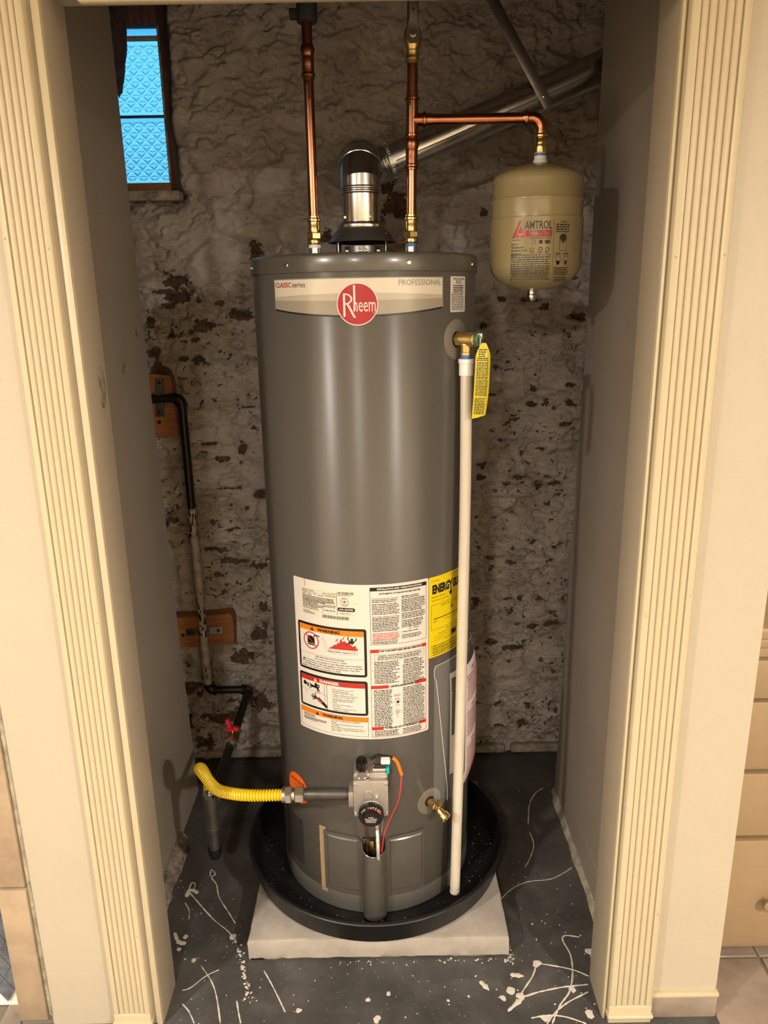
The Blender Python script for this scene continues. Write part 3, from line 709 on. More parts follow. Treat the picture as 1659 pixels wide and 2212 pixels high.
pane(1.946, 2.127); pane(2.134, 2.330)
MB().box(-0.80, XG, YF - 0.001, YF + 0.002, 2.342, 2.366).build('pane', 'pattern_glass', wnd)

# ------------------------------------------------------------------ drawer cabinet in the alcove
cab = thing('drawer_cabinet', 'cream painted drawer cabinet beyond the right pilaster', 'cabinet', (1.2, -0.1, 0))
MB().box(0.79, 1.62, -0.325, 0.20, 0.004, 0.86, 0, 0.003).build('body', 'cabinet', cab)
MB().box(0.785, 1.63, -0.352, 0.205, 0.862, 0.893, 0, 0.008, 3).build('top', 'cabinet', cab)
MB().box(0.788, 1.625, -0.342, -0.30, 0.838, 0.862, 0, 0.006, 3).build('top_moulding', 'cabinet', cab)
for i, (z0, z1) in enumerate(((0.030, 0.338), (0.352, 0.522), (0.538, 0.708), (0.724, 0.812))):
    d = MB().box(0.80, 1.36, -0.345, -0.322, z0, z1, 0, 0.005, 2).build('drawer', 'cabinet', cab)
    for kx in ((0.955, 1.21) if i else (0.955, 1.21)):
        zc = 0.168 if i == 0 else (z0 + z1) / 2
        if i == 0 or kx > 1.0:
            MB().lathe([(0.009, 0), (0.008, 0.008), (0.012, 0.014), (0.0165, 0.020), (0.0165, 0.026), (0.011, 0.031), (0.002, 0.0325)], (kx, -0.345, zc), (0, -1, 0), 20).build('knob', 'cabinet', d)

# ------------------------------------------------------------------ recessed lamp trims in the room ceiling
for i, (lx, ly, pw) in enumerate(ROOM_LAMPS):
    o = MB().lathe([(0.085, 0), (0.105, 0.001), (0.108, -0.004), (0.100, -0.008), (0.084, -0.006)], (lx, ly, 2.250), (0, 0, 1), 32, cap0=False, cap1=False).build('lamp_trim_ring', 'lamp_trim')
    tag(o, ('white round ceiling lamp trim left of the photographer', 'white round ceiling lamp trim far right behind the photographer', 'white round ceiling lamp trim behind the photographer in the middle')[i], 'lamp', 'recessed ceiling lamps')

# ------------------------------------------------------------------ paint drips on the closet floor
DR = [[(-0.531,-0.096),(-0.529,-0.071),(-0.518,-0.076),(-0.519,-0.101),(-0.53,-0.101),(-0.484,-0.155),(-0.437,-0.206),(-0.395,-0.242),(-0.373,-0.268)],[(-0.482,-0.047),(-0.484,-0.02),(-0.469,-0.037),(-0.476,-0.052),(-0.457,-0.078),(-0.439,-0.127),(-0.404,-0.179),(-0.377,-0.22)],[(-0.439,-0.351),(-0.403,-0.397),(-0.381,-0.441),(-0.358,-0.51)],[(-0.468,-0.421),(-0.45,-0.414),(-0.42,-0.382),(-0.391,-0.364)],[(-0.279,-0.369),(-0.255,-0.407),(-0.23,-0.451),(-0.212,-0.484)],[(-0.331,-0.452),(-0.321,-0.483),(-0.311,-0.511)],[(-0.459,-0.457),(-0.438,-0.478),(-0.418,-0.509)],[(0.342,-0.149),(0.381,-0.111),(0.429,-0.087),(0.499,-0.077),(0.565,-0.035)],[(0.558,0.336),(0.525,0.307),(0.496,0.252),(0.473,0.153)],[(0.471,0.12),(0.473,0.062),(0.451,0.006),(0.429,-0.031)],[(0.525,-0.283),(0.489,-0.277),(0.479,-0.293),(0.488,-0.338),(0.48,-0.392),(0.46,-0.442),(0.43,-0.477),(0.401,-0.524)],[(0.398,-0.36),(0.381,-0.397),(0.343,-0.451),(0.388,-0.441),(0.447,-0.429),(0.51,-0.423)],[(0.398,-0.36),(0.454,-0.372),(0.49,-0.384),(0.517,-0.4)],[(0.505,-0.443),(0.45,-0.47),(0.413,-0.497),(0.389,-0.524)],[(0.356,-0.509),(0.394,-0.503),(0.435,-0.507),(0.479,-0.525)],[(-0.53,-0.144),(-0.512,-0.172),(-0.505,-0.204)],[(-0.532,-0.247),(-0.514,-0.277),(-0.493,-0.282)],[(0.305,-0.491),(0.341,-0.461)],[(0.251,-0.409),(0.27,-0.435)],[(0.327,-0.392),(0.36,-0.397)],[(-0.531,-0.125),(-0.527,-0.096),(-0.501,-0.111)]]
mb = MB(); rn = random.Random(5)
def ribbon(mb, P, w):
    V = []; F = []; n = len(P)
    for i in range(n):
        d = (P[min(i + 1, n - 1)] - P[max(i - 1, 0)]); d.normalize(); nn = Vector((-d.y, d.x, 0)); ww = w * rn.uniform(0.55, 1.35) * (0.4 if i in (0, n - 1) else 1)
        V += [P[i] + nn * ww, P[i] + Vector((0, 0, 0.0008)), P[i] - nn * ww]
    for i in range(n - 1): F += [(3 * i, 3 * i + 1, 3 * i + 4, 3 * i + 3), (3 * i + 1, 3 * i + 2, 3 * i + 5, 3 * i + 4)]
    mb.add(V, F)
def blot(mb, x, y, r, e=1.0):
    n = 9; a0 = rn.random() * 6; V = [(x, y, 0.0008)]
    for i in range(n):
        a = a0 + 2 * math.pi * i / n; q = r * rn.uniform(0.6, 1.3); V.append((x + q * math.cos(a) * e, y + q * math.sin(a), 0.0002))
    mb.add(V, [(0, 1 + i, 1 + (i + 1) % n) for i in range(n)])
for i, L in enumerate(DR):
    ribbon(mb, spline([(x, y, 0.0004) for x, y in L], 7), 0.0016 if i not in (10, 11, 12, 13, 14) else 0.0021)
    if len(L) < 6 and i > 15: ribbon(mb, spline([(x, y, 0.0005) for x, y in L], 5), 0.0055)
for (x, y, r) in ((0.398, -0.36, .012), (0.343, -0.451, .013), (0.388, -0.509, .012), (0.322, -0.437, .010), (0.300, -0.455, .009), (-0.377, -0.262, .010), (0.492, -0.50, .012), (0.54, -0.33, .012), (0.545, -0.345, .008), (-0.50, -0.262, .008), (-0.508, -0.30, .006), (0.0, -0.505, .010), (-0.18, -0.48, .007), (0.028, -0.44, .006), (-0.02, -0.455, .006), (0.17, -0.46, .004), (-0.46, -0.335, .006), (0.47, -0.435, .009)): blot(mb, x, y, r)
for i in range(60):   # crumbly trail on the left
    t = rn.random(); x = -0.373 + 0.08 * t + rn.gauss(0, .005); y = -0.255 - 0.21 * t; blot(mb, x, y, rn.uniform(.001, .0042))
for i in range(640):
    x = rn.uniform(-0.57, 0.56); y = rn.uniform(-0.55, 0.5) if rn.random() < .35 else rn.uniform(-0.55, -0.05)
    if -0.33 < x < 0.34 and y > -0.34: continue
    blot(mb, x, y, min(0.0045, abs(rn.gauss(0.0008, 0.0009))))
for i in range(70): blot(mb, rn.gauss(0.335, 0.006), -0.335 + rn.gauss(0, .015), abs(rn.gauss(.001, .0012)))
for i in range(60): blot(mb, rn.uniform(-0.10, 0.30), -0.345 - abs(rn.gauss(0, .006)), abs(rn.gauss(.001, .001)))
mb.build('paint_splatter', 'paint_drip', fl, kind='stuff', smooth=False)

# ------------------------------------------------------------------ slab and pan
ny_ = 34
def slab():
    mb = MB(); rn = random.Random(3); x0, x1, y0, y1, h = -0.322, 0.333, -0.338, 0.30, 0.060
    per = []
    n = 40
    for i in range(n): per.append((x0 + (x1 - x0) * i / n, y0))
    for i in range(n): per.append((x1, y0 + (y1 - y0) * i / n))
    for i in range(n): per.append((x1 - (x1 - x0) * i / n, y1))
    for i in range(n): per.append((x0, y1 - (y1 - y0) * i / n))
    rings = []
    for z, ins, j in ((0.0, 0.004, .003), (0.006, 0.0, .0018), (0.030, -0.001, .001), (h - 0.006, 0.001, .0010), (h - 0.0015, 0.003, .0012), (h, 0.007, .0010)):
        ring = []
        for (x, y) in per:
            cx, cy = (x0 + x1) / 2, (y0 + y1) / 2
            q = ins + rn.uniform(-j, j)
            ring.append((x - math.copysign(min(abs(x - cx), q), x - cx) if abs(abs(x - cx) - (x1 - x0) / 2) < 1e-6 or True else x, y - (q if y > cy else -q), z + (rn.uniform(0, 0.002) if z == 0 else 0)))
        rings.append(ring)
    N_ = len(per); V = [p for r in rings for p in r]; F = []
    for k in range(len(rings) - 1):
        for i in range(N_): F.append((k * N_ + i, k * N_ + (i + 1) % N_, (k + 1) * N_ + (i + 1) % N_, (k + 1) * N_ + i))
    F.append(tuple((len(rings) - 1) * N_ + i for i in range(N_)))
    mb.add(V, F); return mb
sl = slab().build('concrete_slab', 'concrete', None, angle=30)
tag(sl, 'square pale concrete paver lying under the black drain pan', 'paver')
shim = MB(); shim.box(-0.316, -0.282, -0.338, -0.315, 0.0, 0.008, 0, 0.002)
tag(shim.build('plastic_shim', 'black_plastic'), 'small black plastic shim under the front left corner of paver', 'shim')

pan = thing('drain_pan', 'round black plastic drain pan under the grey water heater', 'drain pan', (0, 0.012, 0.061))
PC = (0, -0.007, 0)
MB().lathe([(0.002, 0.0615), (0.326, 0.0610), (0.343, 0.064), (0.349, 0.070), (0.357, 0.124), (0.362, 0.1265), (0.3635, 0.130), (0.361, 0.133), (0.354, 0.1335), (0.3515, 0.130), (0.340, 0.073), (0.332, 0.0665), (0.322, 0.0650), (0.002, 0.0648)], PC, (0, 0, 1), 96, cap0=False, cap1=False).build('pan_shell', 'pan_black', pan, angle=60)
mb = MB(); rn = random.Random(9)
for i in range(420):
    a = rn.uniform(0, 2 * math.pi); r = rn.uniform(0.272, 0.336)
    x, y = PC[0] + r * math.sin(a), PC[1] - r * math.cos(a); q = abs(rn.gauss(.0007, .0006)); 
    V = [(x + q * math.cos(t) * rn.uniform(.6, 1.4), y + q * math.sin(t), 0.0653 + (0.0012 if r > .328 else 0)) for t in (0, 1.26, 2.5, 3.8, 5.0)]
    mb.add(V, [(0, 1, 2, 3, 4)])
mb.build('plaster_crumbs', 'paint_drip', pan, kind='stuff', smooth=False)

# ------------------------------------------------------------------ water heater
heater = thing('water_heater', 'tall grey cylindrical gas water heater with a red round emblem', 'water heater', (0, 0, 0.066))
RT = 0.26
T = Cyl(0, 0, RT)
MB().lathe([(0.002, 0.066), (0.2595, 0.066), (0.2605, 0.070), (0.2605, 0.112), (0.2590, 0.1155), (0.2585, 0.1175), (0.26, 0.1195), (0.26, 1.657), (0.258, 1.660), (0.002, 1.660)], (0, 0, 0), (0, 0, 1), 160).build('jacket', 'jacket', heater, angle=50)
lid = MB().lathe([(0.2600, 1.6515), (0.2628, 1.6515), (0.2634, 1.653), (0.2634, 1.681), (0.2615, 1.686), (0.2570, 1.6885), (0.10, 1.6900), (0.002, 1.6900)], (0, 0, 0), (0, 0, 1), 160, cap0=False, cap1=False).build('lid', 'jacket_dark', heater, angle=60)
for t in (-72.5, -36.8, 21.3, 66.5):
    a = R_(t); d = Vector((math.sin(a), -math.cos(a), 0))
    MB().lathe([(0.0050, 0), (0.0048, 0.0010), (0.0036, 0.0022), (0.0036, 0.0036), (0.001, 0.0038)], d * 0.2632 + Vector((0, 0, 1.6670)), d, 14).build('screw', 'zinc', lid)
# brand label
bl = MB(); t0, t1, tc_ = -46.6, 40.7, -2.3
us = np.linspace(t0, t1, 49)
def bow(u, depth): return depth * (1 - ((u - (t0 + t1) / 2) / ((t1 - t0) / 2)) ** 2)
T.strip(bl, us, [1.5765 - bow(u, 0.0145) for u in us], [1.6395] * 49, 0.0004, 0)
u2 = np.linspace(t0 + .6, t1 - .6, 49)
T.strip(bl, u2, [1.5800 - bow(u, 0.0145) for u in u2], [1.6375] * 49, 0.0007, 1)
T.strip(bl, u2, [1.5800 - bow(u, 0.0145) for u in u2], [1.6030 + bow(u, 0.0060) for u in u2], 0.0009, 2)
T.strip(bl, u2, [1.5800 - bow(u, 0.0145) for u in u2], [1.5965 - bow(u, 0.0022) for u in u2], 0.0011, 3)
T.strip(bl, u2, [1.5765 - bow(u, 0.0145) for u in u2], [1.5795 - bow(u, 0.0145) for u in u2], 0.0013, 4)
blo = bl.build('brand_label', ['label_grey', 'label_silver', 'label_silver2', 'label_silver3', 'ink'], heater)
for s_, u0_, u1_, v0_, v1_, m_, b_w in (('CLASSIC', -45.2, -34.9, 1.6225, 1.6325, 'label_red', .012), ('series', -34.2, -27.0, 1.6222, 1.6322, 'ink_soft', 0), ('PROFESSIONAL', 16.6, 39.3, 1.6228, 1.6345, 'label_grey', .004)):
    tx = MB(); T.text(tx, s_, u0_, u1_, v0_, v1_, 0.0014, 0, b_w); tx.build('lettering', m_, blo, smooth=False)
lg = MB(); T.disc(lg, tc_, 1.5870, 0.0425, 0.0016, 0, 28); T.disc(lg, tc_, 1.5870, 0.0405, 0.0019, 1, 28)
lgo = lg.build('emblem', ['label_white', 'label_red'], heater)
tx = MB(); o = 0.0023
# tall narrow letters of the emblem
T.rect(tx, -8.7, -7.75, 1.5625, 1.6085, o, 0, 1)
R2 = []
for i in range(17):
    a = R_(-90 + 180 * i / 16); R2.append((math.cos(a), math.sin(a)))
V = []; 
for c_, s_ in R2:
    V += [T.pt(-7.9 + 3.4 * c_, 1.5975 + 0.0110 * s_, o), T.pt(-7.9 + 2.6 * c_, 1.5975 + 0.0085 * s_, o)]
tx.add(V, [(2 * i, 2 * i + 1, 2 * i + 3, 2 * i + 2) for i in range(16)], 0)
T.poly(tx, [(-7.2, 1.5872), (-6.1, 1.5872), (-3.0, 1.5600), (-4.1, 1.5605)], o, 0)
tx.build('emblem_letter', 'label_white', lgo, smooth=False); tx = MB()
T.text(tx, 'heem', -4.0, 5.85, 1.5720, 1.6005, o, 0, 0.0)
T.ring(tx, 5.0, 1.5695, 0.0012, 0.0004, o, 0, 10)
T.rect(tx, -4.03, -3.15, 1.5735, 1.6245, o, 0, 1)
tx.build('emblem_letters', 'label_white', lgo, smooth=False)
# small relief valve sticker
st = MB(); T.rrect(st, 45.7, 58.7, 1.5665, 1.6405, 0.003, 0.0006, 0)
sto = st.build('relief_valve_sticker', 'label_white', heater)
tx = MB()
T.text(tx, 'TEMPERATURE - PRESSURE', 47.6, 57.3, 1.6338, 1.6368, 0.001, 0, .01); T.text(tx, 'RELIEF VALVE', 50.0, 55.0, 1.6294, 1.6324, 0.001, 0, .01); T.text(tx, 'IMPORTANT', 50.2, 54.8, 1.6254, 1.6282, 0.001, 0, .01)
T.print_rows(tx, 47.8, 57.0, 1.6085, 1.6235, 4, 0.001, 0, 0.62, .1, 3)
T.print_rows(tx, 46.6, 57.4, 1.5695, 1.6080, 11, 0.001, 0, 0.45, .08, 4)
tx.build('printing', 'ink_soft', sto, smooth=False)

# ------------------------------------------------------------------ main instruction label
MATL = ['label_white', 'label_cream', 'ink', 'label_orange', 'label_red2', 'ink_soft', 'ink_red', 'label_red']
lb = MB(); T.rrect(lb, -43.4, 31.8, 0.5765, 0.9735, 0.004, 0.0005, 0)
lbo = lb.build('instruction_label', 'label_white', heater)
o1, o2, o3, o4 = 0.0008, 0.0011, 0.0014, 0.0017
# rating plate
mb = MB(); T.rrect(mb, -37.8, -5.0, 0.8835, 0.9605, 0.002, o1, 1)
def rat(s, u0, u1, v0, v1, b=.004): T.text(mb, s, u0, u1, v0, v1, o2, 2, b, 1)
rat('MODEL NO.  XG50T06', -37.0, -29.6, 0.9455, 0.9490); rat('SERIAL NO.  Q23', -37.0, -28.0, 0.9405, 0.9435); rat('INPUT  38,000', -37.0, -31.0, 0.9355, 0.9385)
rat('GALS. CAPACITY', -24.5, -17.0, 0.9450, 0.9480); rat('TYPE NATURAL', -23.0, -17.0, 0.9395, 0.9425); rat('NATURAL', -27.0, -23.6, 0.9385, 0.9410)
T.print_rows(mb, -37.0, -17.6, 0.9225, 0.9345, 4, o2, 2, .6, .05, 5); T.print_rows(mb, -37.0, -22.5, 0.9080, 0.9225, 4, o2, 2, .6, .4, 6)
T.print_rows(mb, -37.0, -27, 0.9000, 0.9080, 2, o2, 2, .5, .4, 7); T.print_rows(mb, -37.0, -29, 0.8885, 0.8965, 3, o2, 2, .5, .4, 8)
T.print_rows(mb, -24, -17.2, 0.9120, 0.9195, 2, o2, 2, .5, .3, 9); T.print_rows(mb, -24, -17.2, 0.9030, 0.9065, 1, o2, 2, .6, .1, 10)
for v in (0.9497, 0.9440, 0.9390, 0.9348, 0.9300, 0.9260, 0.9225): T.rect(mb, -37.2, -16.6, v, v + 0.0003, o2, 2)
T.rect(mb, -24.6, -24.45, 0.8980, 0.9225, o2, 2, 1); T.rect(mb, -16.7, -16.5, 0.8970, 0.9520, o2, 2, 1); T.rect(mb, -24.5, -16.6, 0.9085, 0.9088, o2, 2); T.rect(mb, -37.2, -6.8, 0.8978, 0.8981, o2, 2)
rn = random.Random(2)
def barcode(u0, u1, v0, v1):
    u = u0
    while u < u1:
        w = rn.choice((.10, .16, .28)); T.rect(mb, u, min(u + w, u1), v0, v1, o2, 2, 1); u += w + rn.choice((.10, .16, .26))
barcode(-16.0, -7.6, 0.9485, 0.9545); T.print_rows(mb, -16, -9, .9445, .9475, 1, o2, 2, .5, .1, 11)
barcode(-25.0, -10.6, 0.8855, 0.8935)
T.ring(mb, -12.6, 0.9305, 0.0105, 0.0006, o2, 2); T.ring(mb, -12.6, 0.9305, 0.0072, 0.0005, o2, 2)
T.text(mb, 'DESIGN', -14.2, -11.0, 0.9382, 0.9398, o2, 2, 0, 1); T.text(mb, 'CERTIFIED', -14.6, -10.6, 0.9212, 0.9228, o2, 2, 0, 1)
for k in range(5): T.line(mb, (-12.6, .9305), (-12.6 + math.cos(R_(90 + 72 * k)) * .0068 / T.us, .9305 + math.sin(R_(90 + 72 * k)) * .0068), .0006, o2, 2)
T.disc(mb, -12.6, .9305, .002, o3, 2, 8)
T.rrect(mb, -16.3, -7.3, 0.9065, 0.9160, 0.0035, o2, 2); T.text(mb, 'AHRI CERTIFIED', -15.6, -8.0, 0.9092, 0.9134, o3, 0, .012, 1)
T.text(mb, 'ASSEMBLED IN MEXICO', -15.2, -9.4, 0.9005, 0.9028, o2, 2, 0, 1)
T.text(mb, '2023', -7.95, -6.6, 0.926, 0.9275, o2, 2, 0, 1)
T.line(mb, (-35.4, .9732), (-35.0, .9560), .0009, o2, 2)
mb.build('rating_plate', MATL, lbo, smooth=False)
# flammable vapour warning panel
mb = MB(); a0, a1, b0, b1 = -41.4, -1.8, 0.7415, 0.8645
T.rrect(mb, a0, a1, b0, b1, 0.006, o1, 2); T.rrect(mb, a0 + 1.35, a1 - 1.35, b0 + 0.006, b1 - 0.006, 0.0015, o2, 0)
T.rect(mb, a0 + 1.35, a1 - 1.35, b1 - 0.0195, b1 - 0.006, o3, 3)
T.text(mb, 'WARNING', -28.4, -15.6, 0.8478, 0.8562, o4, 2, .05); T.triangle(mb, -31.6, 0.8470, .0105, .0100, o4, 2); T.text(mb, '!', -31.75, -31.45, .8482, .8535, .0020, 3, .02, 1)
# no-petrol sign
cu_, cz_ = -32.6, 0.8205
T.poly(mb, [(cu_ - 2.3, cz_ - .0125), (cu_ + 2.3, cz_ - .0125), (cu_ + 2.3, cz_ + .0065), (cu_ + .4, cz_ + .0120), (cu_ - 2.3, cz_ + .0105)], o3, 2)
T.line(mb, (cu_ + 1.6, cz_ + .010), (cu_ + 3.0, cz_ + .0165), .0030, o3, 2); T.line(mb, (cu_ + 2.8, cz_ + .0165), (cu_ + 5.4, cz_ + .0140), .0026, o3, 2)
T.text(mb, 'GASOLINE', cu_ - 2.0, cu_ + 2.0, cz_ - .0095, cz_ - .0070, o4, 0, .01, 1)
T.ring(mb, cu_, cz_, .0222, .0027, o4, 4, 32); T.line(mb, (cu_ - 3.5, cz_ + .0155), (cu_ + 3.5, cz_ - .0155), .0026, o4, 4)
pv = [(-26.3, .8335), (-25.0, .8240), (-24.3, .8120), (-23.2, .8020), (-20.0, .7975), (-14.0, .7970), (-9.5, .7985)]
for k in range(len(pv) - 1): T.line(mb, pv[k], pv[k + 1], .0005, o3, 5)
pv = [(-25.6, .8345), (-23.6, .8250), (-22.8, .8140), (-21.8, .8075), (-16.0, .8068), (-9.5, .8075)]
for k in range(len(pv) - 1): T.line(mb, pv[k], pv[k + 1], .0005, o3, 5)
for k, (u, v) in enumerate(((-8.7, .8030), (-7.4, .8035))): T.ring(mb, u, v, .0042, .0005, o3, 5, 14)
T.text(mb, 'Flammable Vapors', -22.4, -9.9, .7995, .8055, o4, 5, .004)
fl_ = [(-21.8, .8105), (-19.6, .8165), (-18.6, .8215), (-17.6, .8205), (-16.9, .8290), (-16.2, .8240), (-15.2, .8380), (-14.2, .8300), (-13.0, .8330), (-11.8, .8255), (-10.4, .8270), (-9.3, .8195), (-7.3, .8225), (-8.3, .8165), (-6.5, .8150), (-8.0, .8110)]
for k in range(len(fl_) - 1): T.poly(mb, [(fl_[k][0], .8095), (fl_[k + 1][0], .8095), fl_[k + 1], fl_[k]], o3, 4)
for u, v in ((-17.6, .8345), (-14.0, .8405)): T.poly(mb, [(u - .8, v - .006), (u + .5, v - .003), (u + .9, v + .005)], o3, 4)
# running figure
T.disc(mb, -9.3, .8372, .0034, o4, 2, 10); T.poly(mb, [(-11.6, .8265), (-8.4, .8275), (-8.0, .8335), (-10.6, .8345)], o4, 2)
for a_, b_2 in (((-8.3, .8320), (-7.0, .8370)), ((-7.0, .8370), (-7.3, .8425)), ((-10.4, .8330), (-11.6, .8390)), ((-11.6, .8390), (-10.9, .8440)), ((-11.4, .8280), (-12.4, .8235)), ((-9.0, .8275), (-9.6, .8235))): T.line(mb, a_, b_2, .0022, o4, 2)
T.rect(mb, a0 + 1.35, a1 - 1.35, .7858, .7863, o3, 5)
T.text(mb, 'FIRE AND EXPLOSION HAZARD', -30.0, -13.4, .7795, .7835, o3, 2, .004, 1)
T.text(mb, 'Can result in serious injury or death', -31.2, -12.4, .7725, .7775, o3, 2, .004, 1)
T.triangle(mb, -38.0, .7655, .0070, .0068, o3, 2)
T.text(mb, 'Do not store or use gasoline or other flammable vapors and liquids', -37.0, -4.6, .7660, .7712, o3, 2, .004, 1)
T.text(mb, 'in the vicinity of this or any other appliance. Storage of or use of gasoline', -39.4, -3.9, .7602, .7654, o3, 2, .004, 1)
T.text(mb, 'or other flammable vapors or liquids in the vicinity of this or any other', -39.4, -5.5, .7545, .7597, o3, 2, .004, 1)
T.text(mb, 'appliance can result in serious injury or death.', -39.4, -15.6, .7487, .7539, o3, 2, .004, 1)
mb.build('fire_warning_panel', MATL, lbo, smooth=False)
# scald danger panel
mb = MB(); a0, a1, b0, b1 = -41.9, -1.8, 0.6400, 0.7310
T.rrect(mb, a0, a1, b0, b1, 0.006, o1, 2); T.rrect(mb, a0 + 1.25, a1 - 1.35, b0 + 0.006, b1 - 0.006, 0.0015, o2, 0)
T.rect(mb, a0 + 1.25, a1 - 1.35, b1 - 0.0185, b1 - 0.006, o3, 4)
T.text(mb, 'DANGER', -28.2, -16.8, .7149, .7227, o4, 0, .05); T.triangle(mb, -31.0, .7143, .0100, .0095, o4, 0); T.text(mb, '!', -31.15, -30.85, .7153, .7205, .0020, 4, .02, 1)
T.rect(mb, -25.7, -25.55, .6460, .7125, o3, 2, 1); T.rect(mb, -24.2, -24.0, .6460, .7125, o3, 2, 1)
T.rect(mb, -40.6, -26.4, .6870, .6875, o3, 2); T.line(mb, (-38.2, .6822), (-27.8, .6822), .0005, o3, 2); T.line(mb, (-38.2, .6822), (-31.2, .6460), .0006, o3, 2); T.line(mb, (-27.0, .6845), (-24.2, .6805), .0006, o3, 2)
for u, v, r in ((-38.2, .7030, .0058), (-36.4, .7000, .0050), (-30.8, .7055, .0046), (-29.3, .7025, .0050)): T.disc(mb, u, v, r * .8, o3, 2, 10, r)
for u, v in ((-36.4, .7000), (-29.3, .7025)): T.disc(mb, u, v, .0018, o4, 0, 8)
T.ring(mb, -34.6, .6990, .0062, .0016, o4, 2, 16)
T.line(mb, (-34.6, .7000), (-30.0, .6985), .0062, o3, 2); T.poly(mb, [(-31.0, .7010), (-29.4, .6990), (-28.4, .6900), (-29.8, .6895)], o3, 2)
T.text(mb, 'HOT', -31.0, -28.0, .6835, .6882, o4, 7, .01, 1)
T.poly(mb, [(-31.4, .6690), (-29.0, .6735), (-24.3, .6560), (-24.3, .6470), (-28.4, .6600)], o3, 2)
for u, v in ((-34.0, .6700), (-34.2, .6745), (-33.4, .6790), (-31.8, .6820), (-33.4, .6640)): T.line(mb, (-30.4, .6690), (u, v), .0024, o3, 2)
T.poly(mb, [(-31.4, .6685), (-29.5, .6705), (-26.8, .6625), (-28.2, .6585)], o4, 6)
for i, (ln, u1) in enumerate((('Water temperature over 125\u00b0F', -9.2), ('can cause severe burns', -12.0), ('instantly or death from scalds.', -9.2), ('Children, disabled and elderly are', -7.0), ('at highest risk of being scalded.', -8.0), ('See instruction manual before', -8.8), ('setting temperature at water', -9.8), ('heater.', -18.4), ('Feel water before bathing or', -9.8), ('showering.', -16.6), ('Temperature limiting valves are', -8.0), ('available, see manual.', -12.0))):
    v = .7055 - i * .00455 - (0.0012 if i > 2 else 0) - (0.0012 if i > 4 else 0) - (.0012 if i > 7 else 0) - (.0012 if i > 9 else 0)
    T.text(mb, ln, -20.9, u1, v - .0034, v, o3, 2, .004, 1)
mb.build('scald_danger_panel', MATL, lbo, smooth=False)
# lower warning panel
mb = MB(); a0, a1, b0, b1 = -42.2, -1.8, 0.5835, 0.6355
T.frame(mb, a0, a1, b0, b1, .0007, o1, 2); T.rect(mb, a0 + .15, a1 - .15, b1 - .0130, b1 - .0007, o2, 3)
T.text(mb, 'WARNING', -27.4, -15.6, .6254, .6328, o3, 2, .05); T.triangle(mb, -30.6, .6245, .0095, .0090, o3, 2)
T.print_rows(mb, -40.0, -24.4, .6140, .6205, 2, o2, 2, .55, .7, 21); T.print_rows(mb, -40.0, -24.8, .6030, .6125, 3, o2, 2, .55, .4, 22)
for i, (ln, u1) in enumerate((('Do not operate if either grommet or sight glass is', -5.8), ('damaged.', -19.0), ('Do not operate if any of the fasteners across door recess', -4.6), ('are missing.', -18.0), ('Failure to follow the above instructions may result in', -4.8), ('a fire or explosion, causing property damage, personal', -4.2), ('injury or death.', -16.6))):
    v = .6215 - i * .0045; T.text(mb, ln, -22.2, u1, v - .0034, v, o2, 2, .004, 1)
mb.build('door_warning_panel', MATL, lbo, smooth=False)
# installation details panel
mb = MB(); a0, a1, b0, b1 = 0.3, 30.5, 0.8235, 0.9665
T.frame(mb, a0, a1, b0, b1, .0008, o1, 2); T.rect(mb, a0, a1, b1 - .0088, b1, o2, 2)
T.text(mb, 'INSTALLATION AND OPERATION DETAILS', 4.0, 27.6, .9600, .9645, o3, 0, .03, 1)
T.text(mb, 'AUTOMATIC STORAGE WATER HEATER', 4.9, 26.9, .9485, .9530, o2, 2, .02, 1)
def para(s, u0, u1, v1, n, mi, pitch, seed, short=.3): T.print_rows(mb, u0, u1, v1 - n * pitch, v1, n, o2, mi, .52, short, seed)
T.text(mb, 'Read and follow entire heater warnings and', 1.3, 14.8, .9372, .9405, o2, 5, 0, 1); para('', 1.3, 14.6, .9368, 2, 5, .0040, 31)
para('', 1.3, 15.4, .9270, 7, 5, .0040, 32)
T.text(mb, 'Water Leakage - Regardless of the material', 1.3, 15.2, .8925, .8958, o2, 2, .004, 1); para('', 1.3, 15.5, .8920, 9, 2, .0039, 33, .1)
T.text(mb, 'CAUTION: Hotter water increases the risk of', 1.3, 14.6, .8515, .8548, o2, 4, .004, 1); para('', 1.3, 15.2, .8510, 4, 4, .0039, 34, .1)
T.text(mb, 'WARNING: Any thermostat setting above', 1.3, 14.6, .8330, .8360, o2, 2, .002, 1); para('', 1.3, 14.8, .8325, 2, 2, .0036, 35)
para('', 16.4, 29.6, .9420, 2, 5, .0040, 36); para('', 16.4, 29.8, .9330, 8, 2, .0040, 37, .2); para('', 16.4, 29.8, .8995, 4, 2, .0040, 38, .2); para('', 16.4, 29.2, .8815, 5, 2, .0040, 39, .2)
T.triangle(mb, 21.0, .8560, .0075, .0062, o2, 2); T.triangle(mb, 21.0, .8567, .0055, .0044, o3, 0); T.text(mb, 'WARNING:', 22.6, 26.2, .8572, .8600, o2, 5, .004, 1)
para('', 16.4, 29.0, .8535, 1, 5, .0040, 40); para('', 16.4, 27.8, .8455, 3, 5, .0038, 41)
mb.build('installation_panel', MATL, lbo, smooth=False)
